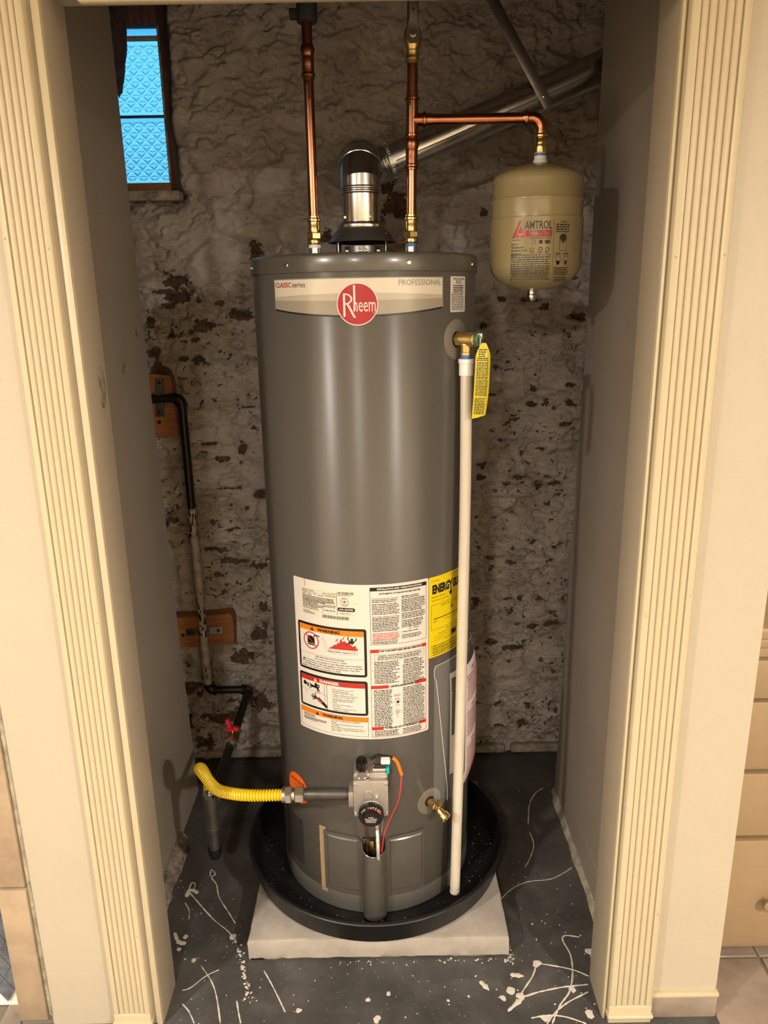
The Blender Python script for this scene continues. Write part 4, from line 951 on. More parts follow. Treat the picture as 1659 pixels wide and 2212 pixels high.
# safety and lighting instructions panel
mb = MB(); a0, a1, b0, b1 = -0.1, 30.3, 0.5815, 0.8125
T.frame(mb, a0, a1, b0, b1, .0010, o1, 4)
def head(s, v, w0, w1, u0, u1):
    T.rect(mb, a0, a0 + w0, v, v + .0085, o2, 4); T.rect(mb, a1 - w1, a1, v, v + .0085, o2, 4); T.text(mb, s, u0, u1, v + .0012, v + .0068, o2, 2, .03, 1)
head('FOR YOUR SAFETY READ BEFORE OPERATING', .8040, 4.6, 2.8, 5.0, 27.2)
head('LIGHTING INSTRUCTIONS', .7110, 9.2, 6.8, 10.0, 22.8)
head('TO TURN GAS OFF TO THE APPLIANCE', .6010, 6.2, 4.6, 6.8, 25.0)
T.frame(mb, 2.1, 28.9, .7830, .7995, .0005, o2, 5)
T.text(mb, 'WARNING:', 3.9, 8.6, .7940, .7970, o2, 2, .015, 1); para('', 9.2, 27.6, .7975, 1, 5, .0040, 51, .05); para('', 3.6, 27.6, .7930, 2, 5, .0040, 52, .3)
T.text(mb, 'A.', 0.6, 1.3, .7782, .7808, o2, 5, 0, 1); para('', 1.8, 15.0, .7812, 5, 2, .0041, 53); T.text(mb, 'B.', 0.6, 1.3, .7572, .7598, o2, 5, 0, 1); para('', 1.8, 15.2, .7602, 9, 2, .0041, 54)
para('', 17.4, 28.6, .7815, 3, 2, .0041, 55); para('', 16.8, 29.4, .7685, 6, 2, .0041, 56); para('', 16.8, 29.0, .7430, 7, 2, .0041, 57)
para('', 1.4, 11.2, .7080, 24, 2, .00425, 58, .15); para('', 16.8, 29.6, .7090, 25, 2, .0041, 59, .2)
for i, v in enumerate((.7065, .699, .688, .667, .646, .638, .626)): T.text(mb, '%d.' % (i + 1), 0.6, 1.15, v - .0026, v, o2, 4, 0, 1)
# valve drawings
for u, v, r in ((13.6, .6745, .0070),): T.ring(mb, u, v, r, .0005, o2, 5, 14); T.disc(mb, u + .3, v - .002, .0034, o2, 2, 10)
for a_, b_2 in (((12.2, .6800), (15.0, .6800)), ((12.6, .6835), (13.0, .6800)), ((14.4, .6850), (14.2, .6800)), ((13.0, .6560), (13.2, .6350)), ((14.2, .6560), (14.0, .6350)), ((12.4, .6440), (14.8, .6440)), ((12.4, .6480), (14.8, .6480)), ((13.6, .6350), (13.6, .6300))): T.line(mb, a_, b_2, .0006, o2, 5)
T.ring(mb, 15.2, .6455, .0035, .0005, o2, 5, 10); T.print_rows(mb, 12.0, 15.6, .6865, .6930, 2, o2, 5, .4, .3, 61); T.print_rows(mb, 12.4, 15.0, .6620, .6650, 1, o2, 5, .4, .3, 62)
para('', 1.4, 14.8, .5995, 4, 2, .0040, 63, .15); para('', 16.6, 27.4, .5995, 4, 2, .0040, 64, .2)
mb.build('lighting_panel', MATL, lbo, smooth=False)

# ------------------------------------------------------------------ yellow energy label
en = MB(); T.rrect(en, 32.1, 60.5, 0.7665, 0.9720, 0.004, 0.0005, 0); eno = en.build('energy_label', 'energy_yellow', heater)
mb = MB()
T.text(mb, 'U.S. Government', 33.6, 39.0, .9600, .9625, o1, 0, 0, 1); T.text(mb, 'Federal law prohibits removal', 45.0, 59.0, .9640, .9662, o1, 0, 0, 1)
T.text(mb, 'ENERG', 34.3, 46.6, .9285, .9520, o1, 0, .06); T.text(mb, 'GUIDE', 49.6, 60.0, .9285, .9520, o1, 0, .06)
T.rect(mb, 47.5, 48.35, .9180, .9420, o1, 0, 1); T.poly(mb, [(46.3, .9225), (49.5, .9225), (47.9, .9110)], o1, 0); T.line(mb, (46.6, .9525), (47.9, .9400), .0040, o1, 0); T.line(mb, (49.3, .9525), (47.9, .9400), .0040, o1, 0)
T.text(mb, 'Water Heater - Natural Gas', 33.8, 43.4, .9195, .9225, o1, 0, .004, 1); T.text(mb, 'Tank Size (Storage Capacity): 50 gallons', 33.8, 46.2, .9105, .9135, o1, 0, .004, 1)
T.frame(mb, 33.6, 59.6, .8375, .9015, .0006, o1, 0); T.text(mb, 'Estimated Yearly Energy Cost', 40.3, 54.0, .8930, .8970, o1, 0, .002, 1)
T.text(mb, '$', 48.0, 49.7, .8780, .8900, o1, 0, .02); T.rect(mb, 35.4, 58.0, .8640, .8658, o1, 0); T.rect(mb, 35.4, 35.6, .8620, .8680, o1, 0, 1); T.text(mb, '$170', 35.2, 37.6, .8560, .8590, o1, 0, 0, 1); T.text(mb, 'Cost Range of Similar Models', 43.2, 55.0, .8560, .8586, o1, 0, 0, 1)
T.text(mb, 'First Hour Rating', 44.7, 56.0, .8300, .8332, o1, 0, .002, 1); T.text(mb, '(How much hot water you get in the first hour of use)', 38.9, 58.0, .8230, .8262, o1, 0, .002, 1)
T.frame(mb, 36.0, 59.0, .8085, .8190, .0005, o1, 0); T.rect(mb, 43.0, 43.15, .8085, .8190, o1, 0, 1); T.text(mb, 'very small', 37.6, 41.2, .8125, .8148, o1, 0, 0, 1); T.text(mb, 'low', 45.4, 46.6, .8125, .8148, o1, 0, 0, 1); T.rect(mb, 48.6, 53.0, .8085, .8215, o1, 0)
T.text(mb, 'Estimated Yearly Energy Use', 43.6, 56.0, .8030, .8056, o1, 0, 0, 1)
for i, n in enumerate((1, 2, 2, 1)):
    v = .7975 - (0, .0055, .0145, .0235)[i]; T.disc(mb, 33.9, v - .0022, .0012, o1, 0, 6); T.print_rows(mb, 34.6, 58.6, v - .0042 * n, v, n, o1, 0, .5, .2, 71 + i)
mb.build('printing', 'ink', eno, smooth=False)

# ------------------------------------------------------------------ orange sticker, tape, shade patches for the combustion air holes
mb = MB(); T.disc(mb, -49.8, .3790, .0430, .0005, 0, 24)
oso = mb.build('orange_sticker', 'sticker_orange', heater)
mb = MB(); T.text(mb, 'DO NOT BLOCK', -56.2, -43.2, .3945, .4045, .0008, 0, .012, 1); T.text(mb, 'air intake openings', -54.6, -44.6, .3860, .3895, .0008, 0, 0, 1); T.text(mb, 'keep clear', -52.5, -46.8, .3790, .3822, .0008, 0, 0, 1)
mb.build('printing', 'ink', oso, smooth=False)
mb = MB(); usx = np.linspace(-32.9, -28.6, 5)
vsx = np.linspace(.106, .306, 22); sheet(mb, T, usx, vsx, lambda u, v: .0012 + .0009 * math.sin(v * 95 + u) ** 2 * (1 if .16 < v < .27 else .3))
mb.build('tape_strip', 'masking_tape', heater)
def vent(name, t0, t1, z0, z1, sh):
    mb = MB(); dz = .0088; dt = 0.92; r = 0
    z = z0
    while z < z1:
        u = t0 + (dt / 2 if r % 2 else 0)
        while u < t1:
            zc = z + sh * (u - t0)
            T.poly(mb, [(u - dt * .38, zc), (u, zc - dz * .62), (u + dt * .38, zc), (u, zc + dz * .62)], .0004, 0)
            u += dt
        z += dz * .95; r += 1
    return mb.build(name, 'cavity_shade', heater, smooth=False, kind='stuff')  # flat dark diamonds on the jacket, painted for the shade in open holes
vent('air_hole_shade', -67.0, -46.6, .150, .290, 0.0); vent('air_hole_shade', 46.8, 67, .150, .290, 0.0)

# ------------------------------------------------------------------ burner access door with wire channel
def chan(u): # half-round bulge for the wires
    q = (u + 0.45) / 6.6
    return 0.030 * math.sqrt(max(0.0, 1 - q * q)) if abs(q) < 1 else 0.0
ax_ = sorted(set([round(x, 3) for x in np.linspace(-29.5, 28.6, 60)] + [round(-0.45 + 6.6 * math.sin(R_(a)), 3) for a in range(-90, 91, 6)]))
def ztop(u):
    q = abs(u + 0.45)
    if q < 6.6: return .2790 - .0150 * math.sqrt(max(0, 1 - (q / 6.6) ** 2)) 
    return .2790 + (.298 - .2790) * (1 - math.exp(-(q - 6.6) * 0.75))
def zbot(u): return 0.0715 if abs(u + .45) < 6.7 else .1205
offs = [0.0040 + chan(u) for u in ax_]
mb = MB()
T.strip(mb, ax_, [zbot(u) for u in ax_], [ztop(u) for u in ax_], offs, 0)
top = [T.pt(u, ztop(u), 0.0032 + chan(u)) for u in ax_]
mb.tube(top, 0.0013, 6); mb.tube([T.pt(ax_[0], z, .0028) for z in (.1205, .2, .298)], .0012, 6); mb.tube([T.pt(ax_[-1], z, .0028) for z in (.1205, .2, .298)], .0012, 6)
door = mb.build('access_door', 'jacket_dark', heater, angle=40)
bt = MB(); ca = [u for u in ax_ if abs(u + .45) <= 6.65]
V = [T.pt(u, 0.0720, 0.0035 + chan(u)) for u in ca] + [T.pt(-0.45, 0.0720, 0.002)]
bt.add(V, [(i, i + 1, len(ca)) for i in range(len(ca) - 1)]); bt.build('channel_foot', 'jacket_dark', door)
def emboss(t0, t1, z0, z1):
    mb = MB(); n = 12; us = np.linspace(t0, t1, n + 1)
    inner = (t0 + .7, t1 - .7, z0 + .0032, z1 - .0032)
    T.rect(mb, inner[0], inner[1], inner[2], inner[3], .0062, 0)
    for k in range(n):
        ua, ub = us[k], us[k + 1]; ia = inner[0] + (inner[1] - inner[0]) * k / n; ib = inner[0] + (inner[1] - inner[0]) * (k + 1) / n
        mb.add([T.pt(ua, z0, .004), T.pt(ub, z0, .004), T.pt(ib, inner[2], .0062), T.pt(ia, inner[2], .0062)], [(0, 1, 2, 3)])
        mb.add([T.pt(ua, z1, .004), T.pt(ub, z1, .004), T.pt(ib, inner[3], .0062), T.pt(ia, inner[3], .0062)], [(0, 3, 2, 1)])
    for (ue, ui) in ((t0, inner[0]), (t1, inner[1])):
        mb.add([T.pt(ue, z0, .004), T.pt(ui, inner[2], .0062), T.pt(ui, inner[3], .0062), T.pt(ue, z1, .004)], [(0, 1, 2, 3)])
    return mb.build('door_panel', 'jacket_dark', door, angle=20)
emboss(-27.4, -9.0, .136, .290); emboss(8.2, 27.0, .136, .290)
cv = MB(); us = np.linspace(-6.6, 5.7, 14); T.strip(cv, us, [.18] * 14, [.2985] * 14, .0012, 0); cv.build('opening_shade', 'cavity_shade', door)  # dark patch on the jacket, painted for the shade behind the opening
fo = MB(); us = np.linspace(-6.2, -2.8, 6); T.strip(fo, us, [.235] * 6, [.2945] * 6, [.002, .004, .0025, .005, .003, .004], 0); fo.build('foil_edge', 'foil', door)
# brown insulation scrap inside the opening
fo = MB(); fo.box(-0.014, -0.002, -0.2665, -0.2625, .225, .290, 0, .002); fo.build('inner_bracket', 'brass_matte', door)

# ------------------------------------------------------------------ gas control valve
gv = MB()
YB = -0.335
gv.box(-0.0455, 0.0360, YB, -0.262, .4175, .5150, 0, .003)
gv.box(-0.0440, 0.0350, YB + .012, -0.262, .512, .5265, 0, .003)
gv.lathe([(.0295, 0), (.0295, .003), (.028, .004)], (-0.005, YB, .431), (0, -1, 0), 36)
valve = gv.build('gas_control', 'aluminium', heater)
MB().box(-0.0455, 0.0360, YB - .0022, YB, .4185, .5150, 0, .0014).build('front_plate', 'aluminium', valve)
for x, z in ((-0.0405, .505), (.0315, .505), (-0.0405, .4265), (.0315, .4265)):
    MB().lathe([(.0040, 0), (.0040, .0015), (.003, .0026), (.0008, .0028)], (x, YB - .002, z), (0, -1, 0), 12).build('screw', 'zinc', valve)
MB().lathe([(.0095, 0), (.0095, .005), (.0085, .0065), (.003, .0068)], (-0.0105, YB - .002, .4780), (0, -1, 0), 24).build('port_plug', 'aluminium', valve)
MB().lathe([(.0030, 0), (.0030, .006), (.001, .0064)], (.0085, YB - .002, .4710), (0, -1, 0), 10).build('pin', 'zinc', valve)
MB().box(-0.058, -0.0450, YB + .002, YB + .050, .441, .4815, 0, .002).build('inlet_boss', 'aluminium', valve)
# temperature dial
DC = Vector((-0.005, YB - .003, .4300)); dn = Vector((0, -1, 0.0))
dl = MB().lathe([(.0300, 0), (.0300, .012), (.0285, .015), (.0215, .0155), (.0190, .0165), (.0190, .0235), (.0178, .0250), (.002, .0252)], DC, dn, 40).build('temperature_dial', 'black_plastic', valve, angle=45)
DP = Plane(DC + dn * .0150, (1, 0, 0), (0, 0, 1))
mb = MB()
for a in (150, 138, 126, 104): DP.disc(mb, math.cos(R_(a)) * .0248, math.sin(R_(a)) * .0248, .0012, .0006, 0, 8)
DP.text(mb, 'LOW', -.0195, -.0145, .0145, .0180, .0006, 0, .02, 1); DP.triangle(mb, .0, .0225, .0040, .0042, .0006, 0); DP.text(mb, 'HOT', .0035, .0085, .0225, .0260, .0006, 0, .02, 1)
for k in range(14):
    a0_, a1_ = R_(100 - k * 6), R_(100 - (k + 1) * 6); r0, r1 = .0212, .0222 + k * .00030
    mb.add([DP.pt(math.cos(a) * r, math.sin(a) * r, .0006) for a, r in ((a0_, r0), (a0_, r1), (a1_, r1), (a1_, r0))], [(0, 1, 2, 3)], 1)
for a in (62, 46, 34): DP.line(mb, (math.cos(R_(a)) * .0210, math.sin(R_(a)) * .0210), (math.cos(R_(a)) * .0280, math.sin(R_(a)) * .0280), .0014, .0009, 0)
mb.build('dial_scale', ['label_white', 'label_red'], dl, smooth=False)
mb = MB(); DK = Plane(DC + dn * .0253, (1, 0, 0), (0, 0, 1))
for i, (s_, w) in enumerate((('CAUTION:', .0075), ('RISK OF SCALDING', .0150), ('INCREASES WITH', .0135), ('HOTTER WATER', .0120))): DK.text(mb, s_, -w + .001, w - .001, .0035 - i * .0042, .0062 - i * .0042, .0003, 0, .02, 1)
mb.build('dial_lettering', 'label_white', dl, smooth=False)
# pilot knob and its mount
pk = MB(); C_ = Vector((-0.0245, YB + .016, .5265)); ax2 = Vector((0, -0.42, 0.91)).normalized()
pk.box(-0.0440, -0.0055, YB + .001, YB + .040, .522, .533, 0, .003)
pk.lathe([(.0205, -.004), (.0200, .006), (.0150, .018), (.0140, .022)], C_, ax2, 6, 0, .5)
mount = pk.build('knob_mount', 'aluminium', valve, angle=25)
MB().lathe([(.0130, .016), (.0135, .022), (.0135, .048), (.0120, .0505), (.004, .051)], C_, ax2, 24).build('pilot_knob', 'black_plastic', valve, angle=30)
MB().obox(C_ + ax2 * .040 + Vector((0, -.004, 0)), ((1, 0, 0), (0, .91, .42), ax2), (.0042, .0150, .0125), 0, .0012).build('knob_grip', 'black_plastic', bpy.data.objects['pilot_knob'])
for x in (-.0415, -.0080): MB().lathe([(.0032, 0), (.0030, .0015), (.001, .002)], (x, YB + .001, .5275), (0, -1, 0), 10).build('screw', 'zinc', valve)
pl = Plane((-0.0245, YB - .0012, .5205), (1, 0, 0), (0, .12, 1)); mb = MB(); pl.poly(mb, [(-.0085, 0), (.0085, 0), (.0060, .0085), (-.0060, .0085)], .0, 0); pl.text(mb, 'PILOT', -.0050, .0050, .0020, .0055, .0004, 1, .01, 1); mb.build('pilot_plate', ['label_cream', 'ink'], valve, smooth=False)
MB().tube([(.001, -.318, .532), (.030, -.318, .532)], .0058, 14).build('igniter_barrel', 'steel', valve)
MB().tube([(.002, -.316, .541), (.032, -.316, .541)], .0048, 12).build('igniter_body', 'black_plastic', valve)
MB().box(.0310, .0400, -.326, -.308, .524, .540, 0, .002).build('igniter_button', 'teal', valve)
MB().box(.0005, .0060, -.320, -.312, .537, .5455, 0, .001).build('copper_tab', 'copper', valve)
MB().box(.020, .0415, -.318, -.302, .5450, .5560, 0, .0015).build('wire_plug', 'white_plastic', valve)
MB().tube(spline([(-.002, -.300, .548), (.010, -.298, .558), (.026, -.300, .557), (.044, -.300, .5535), (.052, -.298, .549)], 6), .0026, 8).build('black_lead', 'black_plastic', valve)
MB().tube(spline([(.047, -.300, .5520), (.058, -.300, .540), (.066, -.300, .514), (.069, -.300, .505)], 6), .0047, 10).build('orange_sleeve', 'orange_sleeve', valve)
MB().tube(spline([(.068, -.300, .506), (.066, -.302, .475), (.060, -.304, .436), (.046, -.303, .400), (.030, -.298, .355), (.023, -.292, .325), (.018, -.278, .270), (.014, -.272, .225)], 8), .0018, 8).build('red_wire', 'red_wire', valve)
MB().tube(spline([(.024, -.300, .418), (.022, -.301, .380), (.018, -.295, .330), (.014, -.278, .270), (.012, -.272, .225)], 8), .0017, 8).build('pilot_tube', 'steel', valve)
MB().tube(spline([(-.026, -.300, .418), (-.023, -.300, .370), (-.018, -.294, .310), (-.011, -.280, .262), (-.008, -.272, .22)], 8), .0015, 8).build('copper_capillary', 'copper', valve)
MB().tube(spline([(-.022, -.300, .418), (-.019, -.300, .370), (-.013, -.292, .310), (-.006, -.280, .262), (-.004, -.272, .22)], 8), .0012, 8).build('copper_capillary', 'copper', valve)
bp = spline([(.0045, -.302, .418), (.006, -.304, .385), (.008, -.304, .35), (.0085, -.298, .30), (.0085, -.284, .245), (.0085, -.274, .215)], 30)
MB().tube(bp, [(.0050 + .0011 * math.cos(i * 2.1)) if i > 55 else (.0052 if i < 14 else .0070) for i in range(len(bp))], 14).build('burner_tube', 'foil', valve)

# ------------------------------------------------------------------ side ports: escutcheons, drain valve
def escut(t, z, r, name):
    mb = MB(); n = 40; V = []; F = []
    for i in range(n):
        a = 2 * math.pi * i / n
        for q, of in ((.40 * r, .0010), (.97 * r, .0014), (r, .0006)): V.append(T.pt(t + q * math.cos(a) / T.us, z + q * math.sin(a), of))
    for i in range(n):
        j = (i + 1) % n
        for k in range(2): F.append((3 * i + k, 3 * i + k + 1, 3 * j + k + 1, 3 * j + k))
    mb.add(V, F); e = mb.build(name, 'escutcheon', heater)
    mb = MB(); T.disc(mb, t, z, .42 * r, .0007, 0, 16); mb.build('port_hole_shade', 'cavity_shade', e)  # flat dark disc painted for the shade inside the port
    return e
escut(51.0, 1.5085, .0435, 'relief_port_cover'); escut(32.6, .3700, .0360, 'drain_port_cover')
dv = MB(); a = R_(32.6); d = Vector((math.sin(a), -math.cos(a), 0)); B = d * RT + Vector((0, 0, .370))
dv.lathe([(.0105, -.004), (.0105, .020), (.0120, .021), (.0120, .030), (.0100, .032), (.0100, .045)], B, d, 20)
dd = (d + Vector((.25, 0, -.55))).normalized(); B2 = B + d * .038
dv.lathe([(.0095, -.004), (.0095, .016), (.0128, .017), (.0132, .020), (.0128, .023), (.0132, .026), (.0126, .030), (.0085, .0302), (.0080, .022)], B2, dd, 24, cap1=True)
dvo = dv.build('drain_valve', 'brass', heater)
MB().lathe([(.0055, 0), (.0055, .012), (.0075, .013), (.0075, .019), (.003, .020)], B2 + Vector((0, 0, .004)), (0.15, -.25, 1), 14).build('valve_stem', 'brass_matte', dvo)

# ------------------------------------------------------------------ document pouch
def pof(t): # distance of the pouch from the jacket
    q = min(1, max(0, (t - 36) / 30)); return .0015 + .020 * q * q * (3 - 2 * q) * (1 if t < 84 else max(0, 1 - (t - 84) / 20))
pm = MB(); us = np.linspace(35.5, 103, 40); vs = np.linspace(.345, .742, 12)
def tapz(u, v): # lower edge runs up towards the back
    return v
def podge(u, v):
    k = (v - .345) / .397
    return pof(u) * (1 if k < .78 else max(.12, 1 - (k - .78) / .22 * .8)) * (0.25 + .75 * min(1, k / .12))
sheet(pm, T, us, vs, podge, 0)
pch = pm.build('document_pouch', 'clear_film', heater)
pe = MB(); pe.tube([T.pt(37.0, .700, podge(37, .70) + .0003)] + [T.pt(u, v, podge(u, v) + .0003) for u, v in ((35.6, .715), (35.8, .733), (37.2, .741), (45, .742), (60, .742), (80, .742), (100, .742))], .0005, 6); pe.tube([T.pt(37.0 + q * 9, .700 - q * .355, podge(37 + q * 9, .700 - q * .355) + .0004) for q in np.linspace(0, 1, 9)], .0006, 6); pe.build('pouch_seam', 'white_plastic', pch)
pp = MB(); sheet(pp, T, np.linspace(47, 57.5, 8), np.linspace(.420, .705, 6), lambda u, v: podge(u, v) * .6 + .0005, 0); sheet(pp, T, np.linspace(48.3, 57, 6), np.linspace(.530, .690, 4), lambda u, v: podge(u, v) * .6 + .0009, 1); sheet(pp, T, np.linspace(48.9, 57, 6), np.linspace(.5345, .6855, 4), lambda u, v: podge(u, v) * .6 + .0012, 2)
pp.build('booklet_cover', ['label_white', 'ink', 'photo_dark'], pch)
pp = MB(); us2 = np.linspace(59, 101, 26); sheet(pp, T, us2, np.linspace(.355, .700, 8), lambda u, v: podge(u, v) * .88 + .0004, 0)
ppo = pp.build('warning_sheet', 'paper_pink', pch)
class PW(Surf):
    us = T.us
    def pt(s, u, v, off=0): return T.pt(u, v, podge(u, v) * .88 + .0004 + off)
PS = PW(); pi = MB()
PS.text(pi, '- IMPORTANT -', 66, 92, .6760, .6840, .0005, 0, .01, 1); PS.text(pi, '- IMPORTANT -', 64, 92, .5760, .5850, .0005, 0, .01, 1); PS.text(pi, '- IMPORTANTE -', 64, 94, .4760, .4845, .0005, 0, .01, 1)
for k, (v0, v1, n) in enumerate(((.600, .672, 15), (.498, .572, 15), (.365, .472, 22))): PS.print_rows(pi, 61, 97, v0, v1, n, .0005, 0, .5, .2, 81 + k)
pi.build('printing', 'ink_red', ppo, smooth=False)

# ------------------------------------------------------------------ draft hood on top
hood = MB().lathe([(.0790, 1.7235), (.0800, 1.7225), (.0790, 1.7245), (.0600, 1.7475), (.0565, 1.7505), (.0555, 1.7545), (.0560, 1.7610), (.0535, 1.7645), (.0440, 1.7655)], (-.003, 0, 0), (0, 0, 1), 56, cap0=False, cap1=False).build('draft_hood', 'steel_dark', heater, angle=40)
MB().lathe([(.0560, 1.7540), (.0568, 1.7575), (.0562, 1.7620), (.0535, 1.7650), (.0445, 1.7660)], (-.003, 0, 0), (0, 0, 1), 56, cap0=False, cap1=False).build('hood_collar', 'steel', hood)
MB().lathe([(.0415, 1.684), (.0415, 1.714)], (-.003, 0, 0), (0, 0, 1), 40, cap0=False, cap1=False).build('flue_outlet', 'steel_dark', heater)
for a in (-58, 58, 125, -125):
    d = Vector((math.sin(R_(a)), -math.cos(R_(a)), 0)); c = Vector((-.003, 0, 0)) + d * .066
    MB().obox(c + Vector((0, 0, 1.7115)), (Vector((d.y * -1, d.x, 0)), d, (0, 0, 1)), (.0048, .0016, .0290), 0, .001).build('hood_leg', 'steel', hood)
for i, x in enumerate((-.038, -.008, .006, .034)): MB().lathe([(.0042, 0), (.0036, .004), (.001, .0052)], (x, -.0415 + .012 * (i in (0, 3)), 1.703), (0, -1, 0), 10).build('screw', 'zinc', hood)
# nipples
for x in (-.110, .108): MB().tube([(x, -.05, 1.684), (x, -.05, 1.7095)], .0132, 20).build('pipe_nipple', 'zinc', heater)
# ------------------------------------------------------------------ copper risers
def press(mb, o, ax, r, L, mi=0, dbl=True):
    """press fitting end: collar with beads and a crimp band"""
    k = r + .0018
    prof = [(r + .0004, 0), (k, .001), (k, .005), (k + .0022, .007), (k + .0026, .0095), (k + .0022, .012), (k, .0135), (k, L * .6), (k + .0003, L * .62), (k + .0003, L - .003), (k, L - .001), (r + .0003, L)]
    mb.lathe(prof, o, ax, 24, mi); return mb
RC = .0112
YP = -.05
hot = thing('hot_water_pipe', 'left vertical copper pipe rising from the heater lid', 'pipe', (-.110, YP, 1.70))
MB().tube([(-.110, YP, 1.735), (-.110, YP, 2.075)], RC, 24).build('copper_tube', 'copper', hot)
MB().tube([(-.110, YP, 2.105), (-.108, YP, 2.45)], RC, 24).build('copper_tube', 'copper_dark', hot)
c = press(MB(), (-.110, YP, 2.050), (0, 0, 1), RC, .046); c.lathe([(RC + .002, 0), (RC + .0024, .004), (RC + .0048, .012), (RC + .0024, .022), (RC + .001, .024)], (-.110, YP, 2.094), (0, 0, 1), 24)
c.build('coupling', 'copper_dark', hot)
def adapter(parent, x, tape):
    MB().tube([(x, YP, 1.7090), (x, YP, 1.7175)], .0140, 20).build('thread_tape', tape, parent)
    ad = MB().lathe([(.0155, 0), (.0162, .001), (.0162, .010), (.0150, .012)], (x, YP, 1.7165), (0, 0, 1), 24).build('adapter', 'brass', parent)
    MB().hexn((x, YP, 1.728), (0, 0, 1), .0172, .014, 0, .4).build('hex_collar', 'brass', ad, angle=20)
    press(MB(), (x, YP, 1.7780), (0, 0, -1), RC, .037).build('press_collar', 'brass', ad)
adapter(hot, -.110, 'white_plastic')
MB().lathe([(.0115, 0), (.021, .001), (.022, .003), (.022, .09), (.02, .095)], (-.108, YP, 2.158), (0, 0, 1), 24).build('black_sleeve', 'black_foam', hot)
cl = MB().box(-.145, -.120, YP - .008, YP + .008, 2.165, 2.185, 0, .003).build('pipe_clamp', 'black_foam', hot)

cold = thing('cold_water_pipe', 'right vertical copper pipe with tee, shutoff valve and side branch', 'pipe', (.108, YP, 1.70))
def cx(z): return .108 + (z - 1.70) * .014
def CP(z): return (cx(z), YP, z)
ax_c = Vector((.014, 0, 1)).normalized()
adapter(cold, .1085, 'tape_blue')
MB().tube([CP(1.735), CP(1.895)], RC, 24).build('copper_tube', 'copper', cold)
MB().tube([CP(2.005), CP(2.095)], RC, 24).build('copper_tube', 'copper_dark', cold)
c = press(MB(), CP(1.868), ax_c, RC, .044); c.lathe([(RC + .001, 0), (RC + .0032, .006), (RC + .0048, .014), (RC + .0030, .022), (RC + .001, .026)], CP(1.908), ax_c, 24); c.build('coupling', 'copper_dark', cold)
tee = MB(); tee.tube([CP(1.936), CP(2.000)], RC + .0022, 24); tee.lathe([(RC + .0020, 0), (RC + .0050, .002), (RC + .0050, .006), (RC + .002, .008)], CP(1.934), ax_c, 24); tee.lathe([(RC + .0020, 0), (RC + .0050, .002), (RC + .0050, .006), (RC + .002, .008)], CP(2.006), ax_c, 24); tee.tube([CP(1.990), CP(2.022)], RC + .0016, 24)
tee.tube([(.112, YP, 1.970), (.142, YP, 1.970)], RC + .0020, 24); tee.lathe([(RC + .0020, 0), (RC + .0050, .002), (RC + .0050, .007), (RC + .002, .009)], (.134, YP, 1.970), (1, 0, 0), 24); tee.tube([(.14, YP, 1.970), (.155, YP, 1.970)], RC + .0014, 24)
tee.build('tee_fitting', 'copper', cold, angle=35)
MB().tube([(.150, YP, 1.970), (.372, YP, 1.970)], RC, 24).build('branch_tube', 'copper', cold)
el = MB(); el.lathe([(RC + .001, 0), (RC + .0020, .002), (RC + .0048, .006), (RC + .0048, .010), (RC + .002, .012), (RC + .0016, .022)], (.352, YP, 1.970), (1, 0, 0), 24)
el.tube([(.368, YP, 1.970)] + [Vector((.372, YP, 1.948)) + Vector((math.sin(R_(q)), 0, math.cos(R_(q)))) * .022 for q in range(0, 91, 9)] + [(.394, YP, 1.935)], RC + .0018, 22); el.build('elbow', 'copper', cold, angle=40)
dn_ = MB()
press(dn_, (.394, YP, 1.943), (0, 0, -1), RC, .030); dn_.lathe([(.0150, 0), (.0158, .002), (.0158, .012), (.0140, .014)], (.394, YP, 1.899), (0, 0, 1), 24); dn_.lathe([(.0140, 0), (.0145, .003), (.0130, .006)], (.394, YP, 1.911), (0, 0, 1), 24)
dn_.build('brass_adapter', 'brass', cold)
# ball valve with lever
bv = MB(); press(bv, CP(2.078), ax_c, RC, .034); bv.lathe([(.0135, 0), (.0150, .006), (.0180, .014), (.0195, .024), (.0180, .034), (.0150, .042), (.013, .046)], CP(2.104), ax_c, 28)
bv.tube([CP(2.148), CP(2.45)], RC + .001, 20)
bvo = bv.build('ball_valve', 'brass_matte', cold)
MB().lathe([(.0070, 0), (.0070, .014), (.0095, .015), (.0095, .017)], (cx(2.128), YP - .016, 2.126), (0, -1, 0), 16).build('valve_stem', 'steel', bvo)
lv = MB()
zs_ = [2.108, 2.120, 2.136, 2.150, 2.172, 2.200, 2.260]; ws_ = [.008, .0145, .0125, .0085, .0085, .0088, .0088]; ys_ = [-.034, -.034, -.034, -.036, -.040, -.042, -.042]
V = []
for z, w, y in zip(zs_, ws_, ys_):
    x = cx(z); V += [(x - w, YP + y, z), (x + w, YP + y, z), (x + w, YP + y + .0022, z), (x - w, YP + y + .0022, z)]
F = []
for i in range(len(zs_) - 1):
    for j in range(4): F.append((4 * i + j, 4 * i + (j + 1) % 4, 4 * i + 4 + (j + 1) % 4, 4 * i + 4 + j))
F += [(3, 2, 1, 0), tuple(4 * (len(zs_) - 1) + q for q in range(4))]
lv.add(V, F); lvo = lv.build('lever', 'steel', bvo, angle=30)
MB().hexn((cx(2.126), YP - .0345, 2.126), (0, -1, 0), .0065, .005).build('lever_nut', 'zinc', lvo, angle=20)
MB().lathe([(.0022, 0), (.0022, .0008), (.0005, .001)], (cx(2.163), YP - .0405, 2.168), (0, -1, 0), 10).build('lever_hole_shade', 'cavity_shade', lvo)  # dark dot on the lever, painted for the shade of a hole

